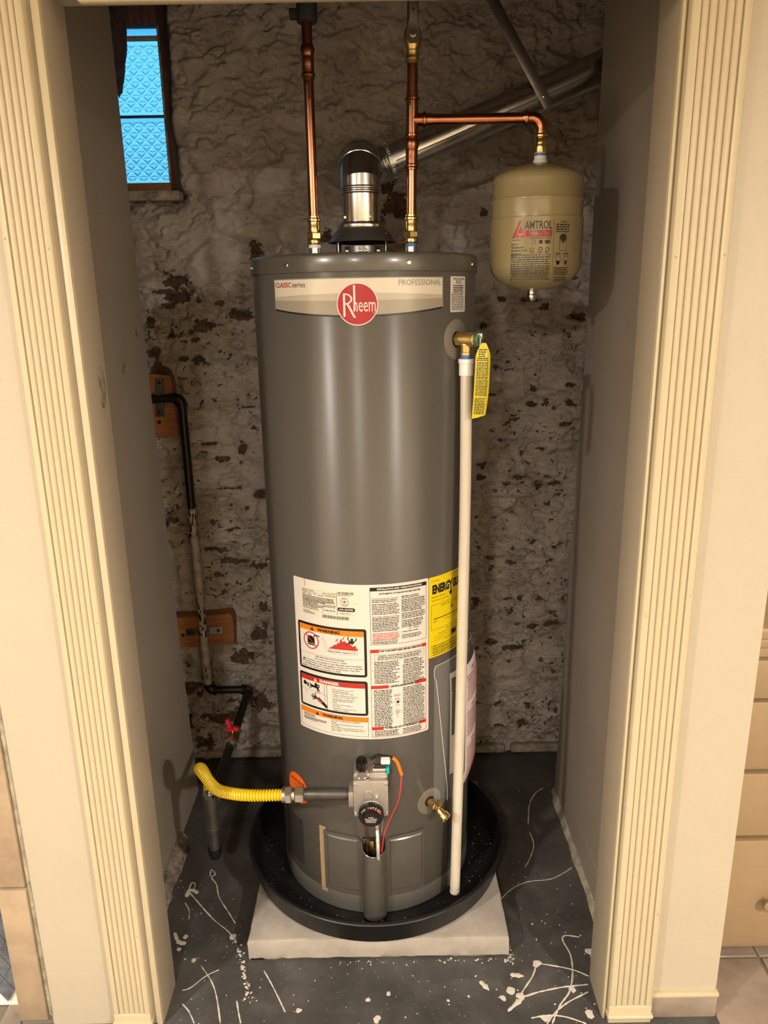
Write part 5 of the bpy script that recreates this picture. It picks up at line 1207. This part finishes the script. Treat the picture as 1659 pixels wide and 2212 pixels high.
# ------------------------------------------------------------------ expansion tank
ex = thing('expansion_tank', 'beige steel expansion tank hanging from the copper branch', 'expansion tank', (.391, YP, 1.60))
EC = (.3905, YP); RE = .1030
MB().lathe([(.003, 1.6085), (.030, 1.6105), (.060, 1.6190), (.085, 1.6325), (.0985, 1.6480), (.1030, 1.6620), (.1030, 1.7590), (.1034, 1.7605), (.1030, 1.7620), (.1012, 1.7625), (.1012, 1.7950), (.1024, 1.7975), (.1030, 1.8000), (.1018, 1.8020), (.1005, 1.8040), (.1005, 1.8380), (.0985, 1.8470), (.0920, 1.8545), (.070, 1.8650), (.040, 1.8745), (.016, 1.8785), (.003, 1.8790)], (EC[0], EC[1], 0), (0, 0, 1), 96).build('shell', 'tank_beige', ex, angle=60)
MB().lathe([(.0160, 1.876), (.0160, 1.884), (.0135, 1.885), (.0135, 1.902)], (.394, YP, 0), (0, 0, 1), 24).build('neck', 'white_plastic', ex)
MB().tube([(.394, YP, 1.893), (.394, YP, 1.898)], .0142, 20).build('thread_tape', 'tape_blue', ex)
MB().lathe([(.0095, 1.6095), (.0100, 1.606), (.0095, 1.6015), (.0105, 1.600), (.0105, 1.594), (.0085, 1.5885), (.0035, 1.5835), (.001, 1.583)], (EC[0] - .0045, EC[1], 0), (0, 0, 1), 20).build('air_valve_cap', 'zinc', ex)
E_ = Cyl(EC[0], EC[1], RE); e1 = .0006
def eu(x): # degrees of arc for a metre offset seen from the front
    return -11 + math.degrees(math.asin(max(-1, min(1, (x - .3905) / RE))))
mb = MB(); q0, q1 = -40.0, 8.0
E_.poly(mb, [(q0, 1.7180), (q0 + 2.6, 1.7180), (q0 + 11.2, 1.7525), (q0 + 8.8, 1.7525)], e1, 1); E_.poly(mb, [(q0 + 3.6, 1.7180), (q0 + 14.4, 1.7180), (q0 + 14.4, 1.7265), (q0 + 10.6, 1.7415)], e1, 1)
E_.rect(mb, q0 + 7.6, q0 + 14.4, 1.7245, 1.7265, e1 * 1.5, 3, 1); E_.rect(mb, q0 + 9.6, q0 + 11.0, 1.7180, 1.7265, e1 * 1.5, 3, 1)
E_.text(mb, 'AMTROL', q0 + 15.6, q1, 1.7345, 1.7510, e1, 0, .006); E_.rect(mb, q0 + 13.0, q1, 1.7195, 1.7320, e1, 1); E_.text(mb, 'THERM-X-TROL', q0 + 20.0, q1 - 1.6, 1.7215, 1.7300, e1 * 2, 3, .006, 1)
E_.text(mb, 'WATER HEATER EXPANSION TANK', q0 + 22, q1 - .4, 1.7150, 1.7175, e1, 0, 0, 1); E_.text(mb, 'www.amtrol.com', q0 + .5, q0 + 11, 1.7125, 1.7150, e1, 0, 0, 1)
for i, (s_, w) in enumerate((('MODEL: ST-5', 9), ('PRECHARGE: 40 PSIG', 16), ('MAX PRESSURE: 150 PSIG', 20), ('MAX TEMP: 200\u00b0F', 13))): E_.text(mb, s_, q0 - .6, q0 - .6 + w, 1.7030 - i * .0066, 1.7068 - i * .0066, e1, 0, 0, 1)
for i, u in enumerate((q0 + 27, q0 + 35, q0 + 43)):
    if i: E_.disc(mb, u, 1.7085, .0044 + .002 * (i == 2), e1, 2, 12, .0042)
    else: E_.frame(mb, u - 2, u + 2, 1.7045, 1.7125, .0006, e1, 0)
    E_.ring(mb, u - 2 * (i == 0), 1.6930, .0048, .0014, e1, 0, 6 if i != 1 else 14); E_.print_rows(mb, u - 4, u + 2.6, 1.6850, 1.6880, 1, e1, 0, .5, .2, i)
E_.rect(mb, q0 - .6, q0 + 7.6, 1.6800, 1.6845, e1, 0); E_.text(mb, 'WARNING', q0 + 1.4, q0 + 7.2, 1.6809, 1.6836, e1 * 2, 3, .01, 1)
E_.text(mb, 'RUPTURE OR EXPLOSION AND FLOODING', q0 + 8.6, q1 - .4, 1.6806, 1.6838, e1, 0, .004, 1); E_.print_rows(mb, q0 - 1.0, q1 - .6, 1.6300, 1.6795, 11, e1, 0, .5, .05, 90); E_.print_rows(mb, q0 - 1.0, q0 + 8, 1.6255, 1.6298, 1, e1, 0, .5, .1, 91)
E_.rect(mb, q1 + 2.2, q1 + 2.5, 1.6270, 1.7540, e1, 0, 1)
E_.text(mb, 'Indigen', q1 + 11, q1 + 20, 1.7470, 1.7505, e1, 0, .01, 1); E_.print_rows(mb, q1 + 5, q1 + 25, 1.7260, 1.7455, 4, e1, 0, .45, .1, 92)
c0 = q1 + 15; E_.ring(mb, c0, 1.7160, .0090, .0007, e1, 0, 16); E_.frame(mb, c0 - 5.0, c0 + 5.0, 1.6905, 1.7160, .0007, e1, 0); E_.strip(mb, np.linspace(c0 - 5, c0 + 5, 9), [1.7165 - .010 * (1 - abs(k - 4) / 4) for k in range(9)], [1.7165 + .0085 * math.sqrt(max(0, 1 - ((k - 4) / 4) ** 2)) for k in range(9)], e1 * 1.5, 2); E_.text(mb, 'AIR', c0 - 1.2, c0 + 1.2, 1.7035, 1.7058, e1, 0, 0, 1)
for k, u in enumerate((q1 + 9.0, q1 + 20.0)):
    E_.frame(mb, u - 3.4, u + 3.4, 1.6690, 1.6830, .0006, e1, 0); E_.rect(mb, u - 3.4, u + 3.4, 1.6790, 1.6796, e1, 0); E_.strip(mb, np.linspace(u - 2.6, u + 2.6, 7), [1.6690 - .008 * math.sqrt(max(0, 1 - ((j - 3) / 3) ** 2)) for j in range(7)], [1.6690] * 7, e1, 2 if k else 0); E_.print_rows(mb, u - 3.6, u + 3.6, 1.6830, 1.6865, 1, e1, 0, .5, .1, 93 + k)
E_.print_rows(mb, q1 + 4.2, q1 + 25, 1.6390, 1.6570, 5, e1, 0, .45, .2, 95); E_.print_rows(mb, q1 + 4.2, q1 + 25, 1.6255, 1.6370, 3, e1, 0, .45, .2, 96)
mb.build('printed_label', ['ink', 'amtrol_red', 'ink_soft', 'tank_beige'], ex, smooth=False)

# ------------------------------------------------------------------ flue pipe
flue = thing('flue_pipe', 'galvanized steel flue pipe with elbow running up to the right', 'flue', (-.003, 0, 1.76))
FX = -.004
RF = .0430
MB().lathe([(RF, 1.7640), (RF + .0004, 1.7650), (RF + .0004, 1.8320), (RF, 1.8325)], (FX, 0, 0), (0, 0, 1), 56, cap0=False, cap1=False).build('vertical_section', 'steel', flue)
MB().tube([(FX - .036, -.024, 1.776), (FX - .0365, -.0265, 1.776)], .003, 8).build('screw', 'zinc', flue)
MB().lathe([(.0032, 0), (.003, .0012), (.001, .002)], (FX + .022, -.0372, 1.776), (.5, -.86, 0), 10).build('screw', 'zinc', flue)
P0 = Vector((FX, 0, 1.832)); D1 = Vector((.575, .0, .222)).normalized()
# first elbow turns back over the heater, second turns right into the sloping run
ep = [Vector(q) for q in ((FX, 0, 1.832), (FX, .000, 1.855), (FX - .002, .015, 1.887), (FX - .002, .046, 1.903), (FX + .001, .090, 1.904))]
def rib(c, ax, parent, r=RF + .0018, n=1):
    mb = MB()
    for k in range(n):
        o = c + ax * (k * .0085)
        mb.lathe([(r, -.004), (r + .0020, -.0022), (r + .0028, 0), (r + .0020, .0022), (r, .004)], o, ax, 56, cap0=False, cap1=False)
    mb.build('rib', 'steel', parent, angle=60)
eb = MB(); eb.tube(ep, RF + .0022, 56, caps=False); elb = eb.build('elbow', 'steel', flue, angle=14)
rib(P0 + Vector((0, 0, -.002)), Vector((0, 0, 1)), elb, n=2)
rib(ep[2], (ep[3] - ep[1]).normalized(), elb, r=RF + .0030); rib(ep[3], (ep[4] - ep[2]).normalized(), elb, r=RF + .0030)
MB().tube([ep[4] - Vector((0, .02, 0)), (FX + .003, .22, 1.912)], RF, 56, caps=False).build('back_section', 'steel', flue)
e2 = [Vector(q) for q in ((FX + .003, .20, 1.911), (FX + .006, .235, 1.915), (.006, .275, 1.921), (.026, .303, 1.930), (.052, .312, 1.940))]
RF = .0430
eb = MB(); eb.tube(e2, RF + .0035, 56, caps=False); elb2 = eb.build('elbow', 'steel', flue, angle=14)
ep = e2
rib(e2[-1], D1, elb2, r=RF + .003, n=2)
S0 = ep[-1]; S1 = S0 + D1 * .755
run = MB(); run.tube([S0 - D1 * .008, S0 + D1 * .05, S0 + D1 * .4, S1], RF - .0008, 56, caps=False); runo = run.build('sloping_section', 'steel', flue)
# crimped end next to the elbow
cp = MB(); u_ = D1.cross(Vector((0, 0, 1))).normalized(); w_ = u_.cross(D1)
for k in range(44):
    a = 2 * math.pi * k / 44; rad = u_ * math.cos(a) + w_ * math.sin(a); c = S0 + D1 * .010 + rad * (RF + .0004)
    cp.obox(c, (D1, rad, D1.cross(rad)), (.012, .0012, .0016), 0)
cp.build('crimped_end', 'steel', runo, kind='stuff')
sm = MB(); sm.tube([S0 + D1 * .03 + (-w_ * .3 + Vector((0, -1, 0)) * 1).normalized() * (RF), S1 + (-w_ * .3 + Vector((0, -1, 0)) * 1).normalized() * (RF)], .0022, 8); sm.build('seam', 'steel', runo)
# hanger strap
pa = Vector((.474, .268, 2.060)); pb = Vector((.205, .268, 2.49)); dq = (pb - pa).normalized(); sd = dq.cross(Vector((0, -1, 0))).normalized()
hs = thing('hanger_strap', 'thin grey metal strap bracing the sloping flue pipe', 'strap', tuple(pa))
MB().obox((pa + pb) / 2, (dq, sd, (0, -1, 0)), ((pb - pa).length / 2, .0135, .0012), 0, .0006).build('strap_bar', 'steel_dark', hs)
MB().lathe([(.0045, 0), (.0042, .0018), (.001, .0028)], pa + dq * .028 + Vector((0, -.0012, 0)), (0, -1, 0), 12).build('screw', 'zinc', hs)

# ------------------------------------------------------------------ relief valve, tag and discharge pipe
a = R_(51.0); d = Vector((math.sin(a), -math.cos(a), 0)); BZ = 1.5085
rv = thing('relief_valve', 'brass temperature and pressure relief valve on the upper right of heater', 'valve', tuple(d * .286 + Vector((0, 0, BZ))))
bo = d * RT + Vector((0, 0, BZ))
mb = MB(); mb.lathe([(.0125, -.004), (.0125, .004)], bo, d, 20); mb.hexn(bo + d * .003, d, .0165, .011, 0, .3)
mb.lathe([(.0140, .012), (.0165, .014), (.0170, .026), (.0165, .040), (.0175, .041), (.0175, .050), (.0150, .053), (.0145, .060)], bo, d, 26)
oc = d * .2865
mb.lathe([(.0128, 0), (.0150, -.010), (.0150, -.0120), (.0135, -.013), (.0135, -.026), (.0148, -.027), (.0148, -.033)], (oc.x, oc.y, BZ), (0, 0, 1), 24)
rvo = mb.build('valve_body', 'brass_matte', rv, angle=30)
MB().lathe([(.0155, .0525), (.0175, .054), (.0175, .0580), (.012, .0600), (.002, .0605)], bo, d, 24).build('spring_cap', 'green_cap', rv)
lv_ = MB(); c = bo + d * .0635; sdv = Vector((0, 0, 1)).cross(d)
lv_.obox(c + Vector((0, 0, -.014)) - d * .001, (sdv, d, (0.04, 0, 1)), (.0042, .0016, .026), 0, .001); lv_.lathe([(.0048, -.003), (.0048, .003)], c + Vector((0, 0, .006)), d, 12)
lv_.obox(c + Vector((0, 0, .008)), (sdv, d, (0, 0, 1)), (.0036, .0042, .0060), 0, .001); lv_.build('test_lever', 'zinc', rv)
# yellow warning tag
tg_o = bo + d * .056; tu = Vector((.90, .34, 0)).normalized()
tagt = thing('warning_tag', 'yellow paper warning tag hanging from the brass relief valve', 'tag', (tg_o.x, tg_o.y, 1.34))
TGO = Vector((.2330, -.2225, 1.345))
TG = Plane(TGO, (.985, .10, 0), (.045, 0, 1), bend=lambda u, v: .004 * math.sin(v * 24) + .003 * math.sin((u - .01) * 160))
tgm = MB(); vs = np.linspace(0, .158, 26); us0 = np.linspace(-.0005, .0315, 8)
V = []; n = 8
for v in vs:
    s_ = 1.0 if v < .128 else 1 - .75 * ((v - .128) / .030) ** 1.6; sh = -.0035 * (v < .05) * (1 - v / .05) * 1.0
    for u in us0: V.append(TG.pt(.0155 + (u - .0155) * s_ + sh * (u > .0155), v + (.004 * (u - .0155) / .0155 if v < .01 else 0)))
tgm.add(V, [(j * n + i, j * n + i + 1, (j + 1) * n + i + 1, (j + 1) * n + i) for j in range(25) for i in range(7)])
V2 = [tuple(Vector(q) - TG.n * .0006) for q in V]; tgm.add(V2, [(j * n + i, (j + 1) * n + i, (j + 1) * n + i + 1, j * n + i + 1) for j in range(25) for i in range(7)])
tgm.build('tag_sheet', 'tag_yellow', tagt)
pr = MB()
for k, (v0, v1, n_, s_) in enumerate(((.128, .146, 4, .5), (.120, .128, 2, .3), (.082, .119, 12, .06), (.046, .081, 11, .08), (.006, .043, 11, .1))): TG.print_rows(pr, .0025 + .003 * (k == 0), .0275 - .003 * (k == 0) - .003 * (k == 4), v0, v1, n_, .0007, 0, .55, s_, 200 + k)
pr.build('printing', 'ink', tagt, smooth=False)
# discharge pipe
dp = thing('discharge_pipe', 'white plastic discharge pipe running from relief valve down to the pan', 'pipe', (.205, -.225, .10))
TOP = Vector((oc.x, oc.y, BZ - .033)); BOT = Vector((.2055, -.232, .1020))
MB().tube([TOP + Vector((0, 0, .002)), TOP + Vector((0, 0, -.009))], .0130, 20).build('thread_tape', 'tape_blue', dp)
MB().lathe([(.0165, 0), (.0175, -.001), (.0175, -.009), (.0158, -.010), (.0158, -.036), (.0135, -.0365)], TOP + Vector((0, 0, -.008)), (0, 0, 1), 28).build('threaded_adapter', 'white_plastic', dp)
pt_ = spline([TOP + Vector((0, 0, -.030)), Vector((.2235, -.188, 1.15)), Vector((.2175, -.205, .65)), BOT], 6)
MB().tube(pt_, .0129, 28).build('plastic_tube', 'pvc', dp)
MB().lathe([(.0131, 0), (.0131, .0015)], BOT + Vector((.0004, .001, .015)), (.01, 0, 1), 24, cap0=False, cap1=False).build('pencil_mark', 'ink_soft', dp)

# ------------------------------------------------------------------ gas piping
RI = .0132
gp = thing('gas_pipe', 'black iron gas pipe running down the stone wall behind the heater', 'pipe', (-.58, .5, .30))
YG = .492
def elbow(name, c, d0, d1, m, parent, r=RI):
    c, d0, d1 = Vector(c), Vector(d0).normalized(), Vector(d1).normalized(); k = .020
    P = [c + d0 * (k + .004)] + [c + d0 * k * (1 - math.sin(R_(q))) + d1 * k * (1 - math.cos(R_(q))) for q in range(0, 91, 10)] + [c + d1 * (k + .004)]
    mb = MB(); mb.tube(P, r + .0032, 20)
    for dd_ in (d0, d1): mb.lathe([(r + .003, 0), (r + .0052, .001), (r + .0052, .007), (r + .003, .008)], c + dd_ * (k - .002), dd_, 20)
    return mb.build(name, m, parent, angle=40)
MB().tube([(-.78, YG, 1.308), (-.602, YG, 1.308)], RI, 18).build('upper_run', 'iron', gp)
elbow('elbow', (-.585, YG, 1.308), (-1, 0, 0), (0, 0, -1), 'iron', gp)
MB().tube([(-.5845, YG, 1.285), (-.5830, YG, .95)], RI, 18).build('riser', 'iron', gp)
MB().tube([(-.5830, YG, .955), (-.5795, YG, .325)], RI + .0006, 18).build('painted_riser', 'painted_pipe', gp)
fk = MB(); rn = random.Random(4)
for i in range(46):
    z = rn.choice((rn.uniform(.86, .955), rn.uniform(.34, .95), rn.uniform(.54, .60))); aa = rn.uniform(-80, 80); rr = RI + .0010; w = rn.uniform(.0012, .004); h = rn.uniform(.002, .014)
    x0 = -.5830 + (.955 - z) / .63 * .0035
    P = []
    for da, dz in ((-1, -1), (1, -.7), (.8, 1), (-.5, .8)):
        t = R_(aa) + da * w / rr; P.append((x0 + rr * math.sin(t), YG - rr * math.cos(t), z + dz * h))
    fk.add(P, [(0, 1, 2, 3)])
fk.build('paint_chips', 'iron', gp, kind='stuff', smooth=False)
elbow('elbow', (-.5785, YG, .302), (0, 0, 1), (1, 0, 0), 'iron', gp)
MB().tube([(-.560, YG, .302), (-.460, YG, .302)], RI, 18).build('cross_run', 'iron', gp)
elbow('elbow', (-.440, YG, .302), (-1, 0, 0), (0, -1, 0), 'iron', gp)
MB().tube([(-.440, .475, .302), (-.440, .235, .302)], RI, 18).build('forward_run', 'iron', gp)
MB().tube([(-.440, .150, .302), (-.4395, -.108, .302)], RI, 18).build('forward_run', 'iron', gp)
# shutoff valve
sv = thing('gas_shutoff_valve', 'gas shutoff cock with a small red lever on the black pipe', 'valve', (-.44, .19, .30))
mb = MB(); mb.tube([(-.440, .238, .302), (-.440, .222, .302), (-.440, .200, .302), (-.440, .178, .302), (-.440, .160, .302)], [.0150, .0175, .0190, .0175, .0150], 20)
mb.build('valve_body', 'brass_matte', sv); MB().hexn((-.440, .166, .302), (0, -1, 0), .0205, .018).build('union_nut', 'zinc', sv, angle=20)
MB().tube([(-.440, .198, .318), (-.440, .198, .330)], .006, 12).build('stem', 'brass', sv)
hv = MB(); hv.box(-.457, -.425, .186, .210, .328, .334, 0, .002); hv.obox((-.450, .199, .345), ((1, 0, .35), (0, 1, 0), (-.35, 0, 1)), (.0055, .0070, .018), 0, .002); hv.obox((-.428, .190, .336), ((1, 0, -.3), (0, 1, 0), (.3, 0, 1)), (.010, .0062, .0065), 0, .002)
hv.build('red_lever', 'red_handle', sv)
# sediment trap
dg = thing('sediment_trap', 'grey iron tee with capped drip leg hanging above the floor', 'pipe fitting', (-.44, -.13, .14))
mb = MB(); X0, Y0 = -.4385, -.130
mb.lathe([(.0172, .225), (.0200, .226), (.0200, .236), (.0178, .238), (.0178, .318), (.0200, .320), (.0200, .331), (.0172, .332)], (X0, Y0, 0), (0, 0, 1), 24)
mb.lathe([(.0172, 0), (.0172, .016), (.0200, .017), (.0200, .026), (.017, .027)], (X0, Y0 + .004, .302), (0, 1, 0), 24); mb.build('tee', 'iron_grey', dg, angle=35)
MB().tube([(X0, Y0, .228), (X0, Y0, .158)], RI + .0006, 20).build('drip_nipple', 'iron_grey', dg)
MB().lathe([(.0165, .166), (.0190, .165), (.0190, .152), (.0170, .149), (.0150, .138), (.006, .1365)], (X0, Y0, 0), (0, 0, 1), 24).build('end_cap', 'iron', dg)
# yellow connector
gc = thing('gas_connector', 'yellow corrugated flexible gas connector with steel nuts', 'gas hose', (-.30, -.30, .45))
hp = spline([(X0 - .001, Y0, .352), (X0 - .006, Y0 + .010, .380), (X0 - .016, Y0 + .006, .408), (X0 - .014, Y0 - .024, .430), (X0 + .010, Y0 - .066, .437), (X0 + .048, Y0 - .112, .432), (X0 + .096, Y0 - .152, .447), (X0 + .150, Y0 - .174, .457), (X0 + .224, Y0 - .180, .4615)], 20)
L = [0]
for i in range(1, len(hp)): L.append(L[-1] + (hp[i] - hp[i - 1]).length)
tot = L[-1]; nr = int(tot / .0071); path = []; rad = []
for i in range(nr * 8 + 1):
    s_ = tot * i / (nr * 8); j = max(0, min(len(L) - 2, int(np.searchsorted(L, s_)) - 1)); f = (s_ - L[j]) / max(1e-9, L[j + 1] - L[j])
    path.append(hp[j].lerp(hp[j + 1], f)); rad.append(.0104 + .0042 * abs(math.sin(math.pi * i / 8)))
MB().tube(path, rad, 18).build('corrugated_hose', 'yellow_hose', gc, angle=60)
mb = MB(); mb.hexn((X0, Y0, .330), (0, 0, 1), .0195, .012); mb.lathe([(.0150, .342), (.0150, .346), (.0165, .347), (.0165, .356), (.014, .358)], (X0, Y0, 0), (0, 0, 1), 20); mb.hexn((X0, Y0, .344), (0, 0, 1), .0175, .010); mb.build('lower_nut', 'zinc', gc, angle=20)
YV, ZV = -.310, .4620
mb = MB(); mb.lathe([(.0160, 0), (.0190, .001), (.0190, .003), (.0175, .004), (.0190, .005), (.0190, .007), (.016, .009)], (-.2170, YV, ZV), (1, 0, 0), 24); mb.hexn((-.2090, YV, ZV), (1, 0, 0), .0205, .0155); mb.build('flare_nut', 'zinc', gc, angle=20)
mb = MB(); mb.lathe([(.0130, 0), (.0150, .001), (.0150, .008)], (-.1940, YV, ZV), (1, 0, 0), 24); mb.hexn((-.1870, YV, ZV), (1, 0, 0), .0190, .0220); mb.build('adapter_nut', 'zinc', gc, angle=20)
gn = thing('gas_nipple', 'short black iron nipple between yellow connector and heater gas control', 'pipe', (-.11, YV, ZV))
MB().lathe([(.0128, 0), (.0145, .003), (.0145, .100), (.0132, .104), (.0132, .107)], (-.1660, YV, ZV), (1, 0, 0), 24).build('nipple_tube', 'iron_grey', gn)
mb = MB()
for i in range(5): mb.lathe([(.0138, 0), (.0149, .0008), (.0138, .0016)], (-.1655 + i * .0018, YV, ZV), (1, 0, 0), 20, cap0=False, cap1=False)
mb.build('thread', 'iron_grey', gn)

# ------------------------------------------------------------------ wooden backing blocks with straps
b1 = thing('upper_backing_block', 'upper varnished wood block holding the gas pipe near the left partition', 'wood block', (-.645, .53, 1.18), 'wooden pipe blocks')
V = [(-.688, 1.382), (-.618, 1.376), (-.611, 1.192), (-.626, 1.186), (-.684, 1.186)]
mb = MB(); n = len(V); Vv = [(x, .512, z) for x, z in V] + [(x, .56, z) for x, z in V]; mb.add(Vv, [tuple(reversed(range(n))), tuple(range(n, 2 * n))] + [(i, (i + 1) % n, n + (i + 1) % n, n + i) for i in range(n)]); mb.build('board', 'wood', b1, smooth=False)
def strap(parent, c, along, side, r, half, w):
    c, al, sd_ = Vector(c), Vector(along).normalized(), Vector(side).normalized(); out = Vector((0, -1, 0)); P = []
    for q in np.linspace(-half, -r * 1.25, 4): P.append(c + al * q + out * .002)
    for a in range(-75, 76, 15): P.append(c + al * (r * 1.10 * math.sin(R_(a))) + out * (.010 + r * 1.10 * math.cos(R_(a)) + .002))
    for q in np.linspace(r * 1.25, half, 4): P.append(c + al * q + out * .002)
    mb = MB(); V = []; F = []
    for p_ in P: V += [p_ - sd_ * w, p_ - sd_ * w * .3, p_ - sd_ * w * .25 + out * .001, p_ + sd_ * w * .25 + out * .001, p_ + sd_ * w * .3, p_ + sd_ * w]
    for i in range(len(P) - 1):
        for j in range(5): F.append((6 * i + j, 6 * i + j + 1, 6 * i + 7 + j, 6 * i + 6 + j))
    mb.add(V, F); o = mb.build('strap', 'steel', parent, angle=30)
    for s_ in (-1, 1): MB().lathe([(.0055, 0), (.005, .002), (.001, .003)], c + al * s_ * (half - .014) + out * .003, out, 12).build('screw', 'iron', o)
    return o
strap(b1, (-.656, .511, 1.310), (.08, 0, 1), (1, 0, 0), .0150, .060, .014)
MB().lathe([(.0062, 0), (.0050, .002), (.001, .003)], (-.667, .512, 1.232), (0, -1, 0), 12).build('screw', 'iron', b1)
b2 = thing('lower_backing_block', 'lower wood block with a metal strap across the painted gas pipe', 'wood block', (-.57, .53, .45), 'wooden pipe blocks')
V = [(-.676, .566), (-.488, .578), (-.480, .556), (-.482, .466), (-.672, .456)]
mb = MB(); n = len(V); Vv = [(x, .508, z) for x, z in V] + [(x, .56, z) for x, z in V]; mb.add(Vv, [tuple(range(n)), tuple(reversed(range(n, 2 * n)))] + [(i, n + i, n + (i + 1) % n, (i + 1) % n) for i in range(n)]); mb.build('board', 'wood', b2, smooth=False)
strap(b2, (-.5805, .507, .517), (1, 0, .05), (0, 0, 1), .0150, .062, .012)
MB().lathe([(.0062, 0), (.0050, .002), (.001, .003)], (-.655, .508, .502), (0, -1, 0), 12).build('screw', 'iron', b2)
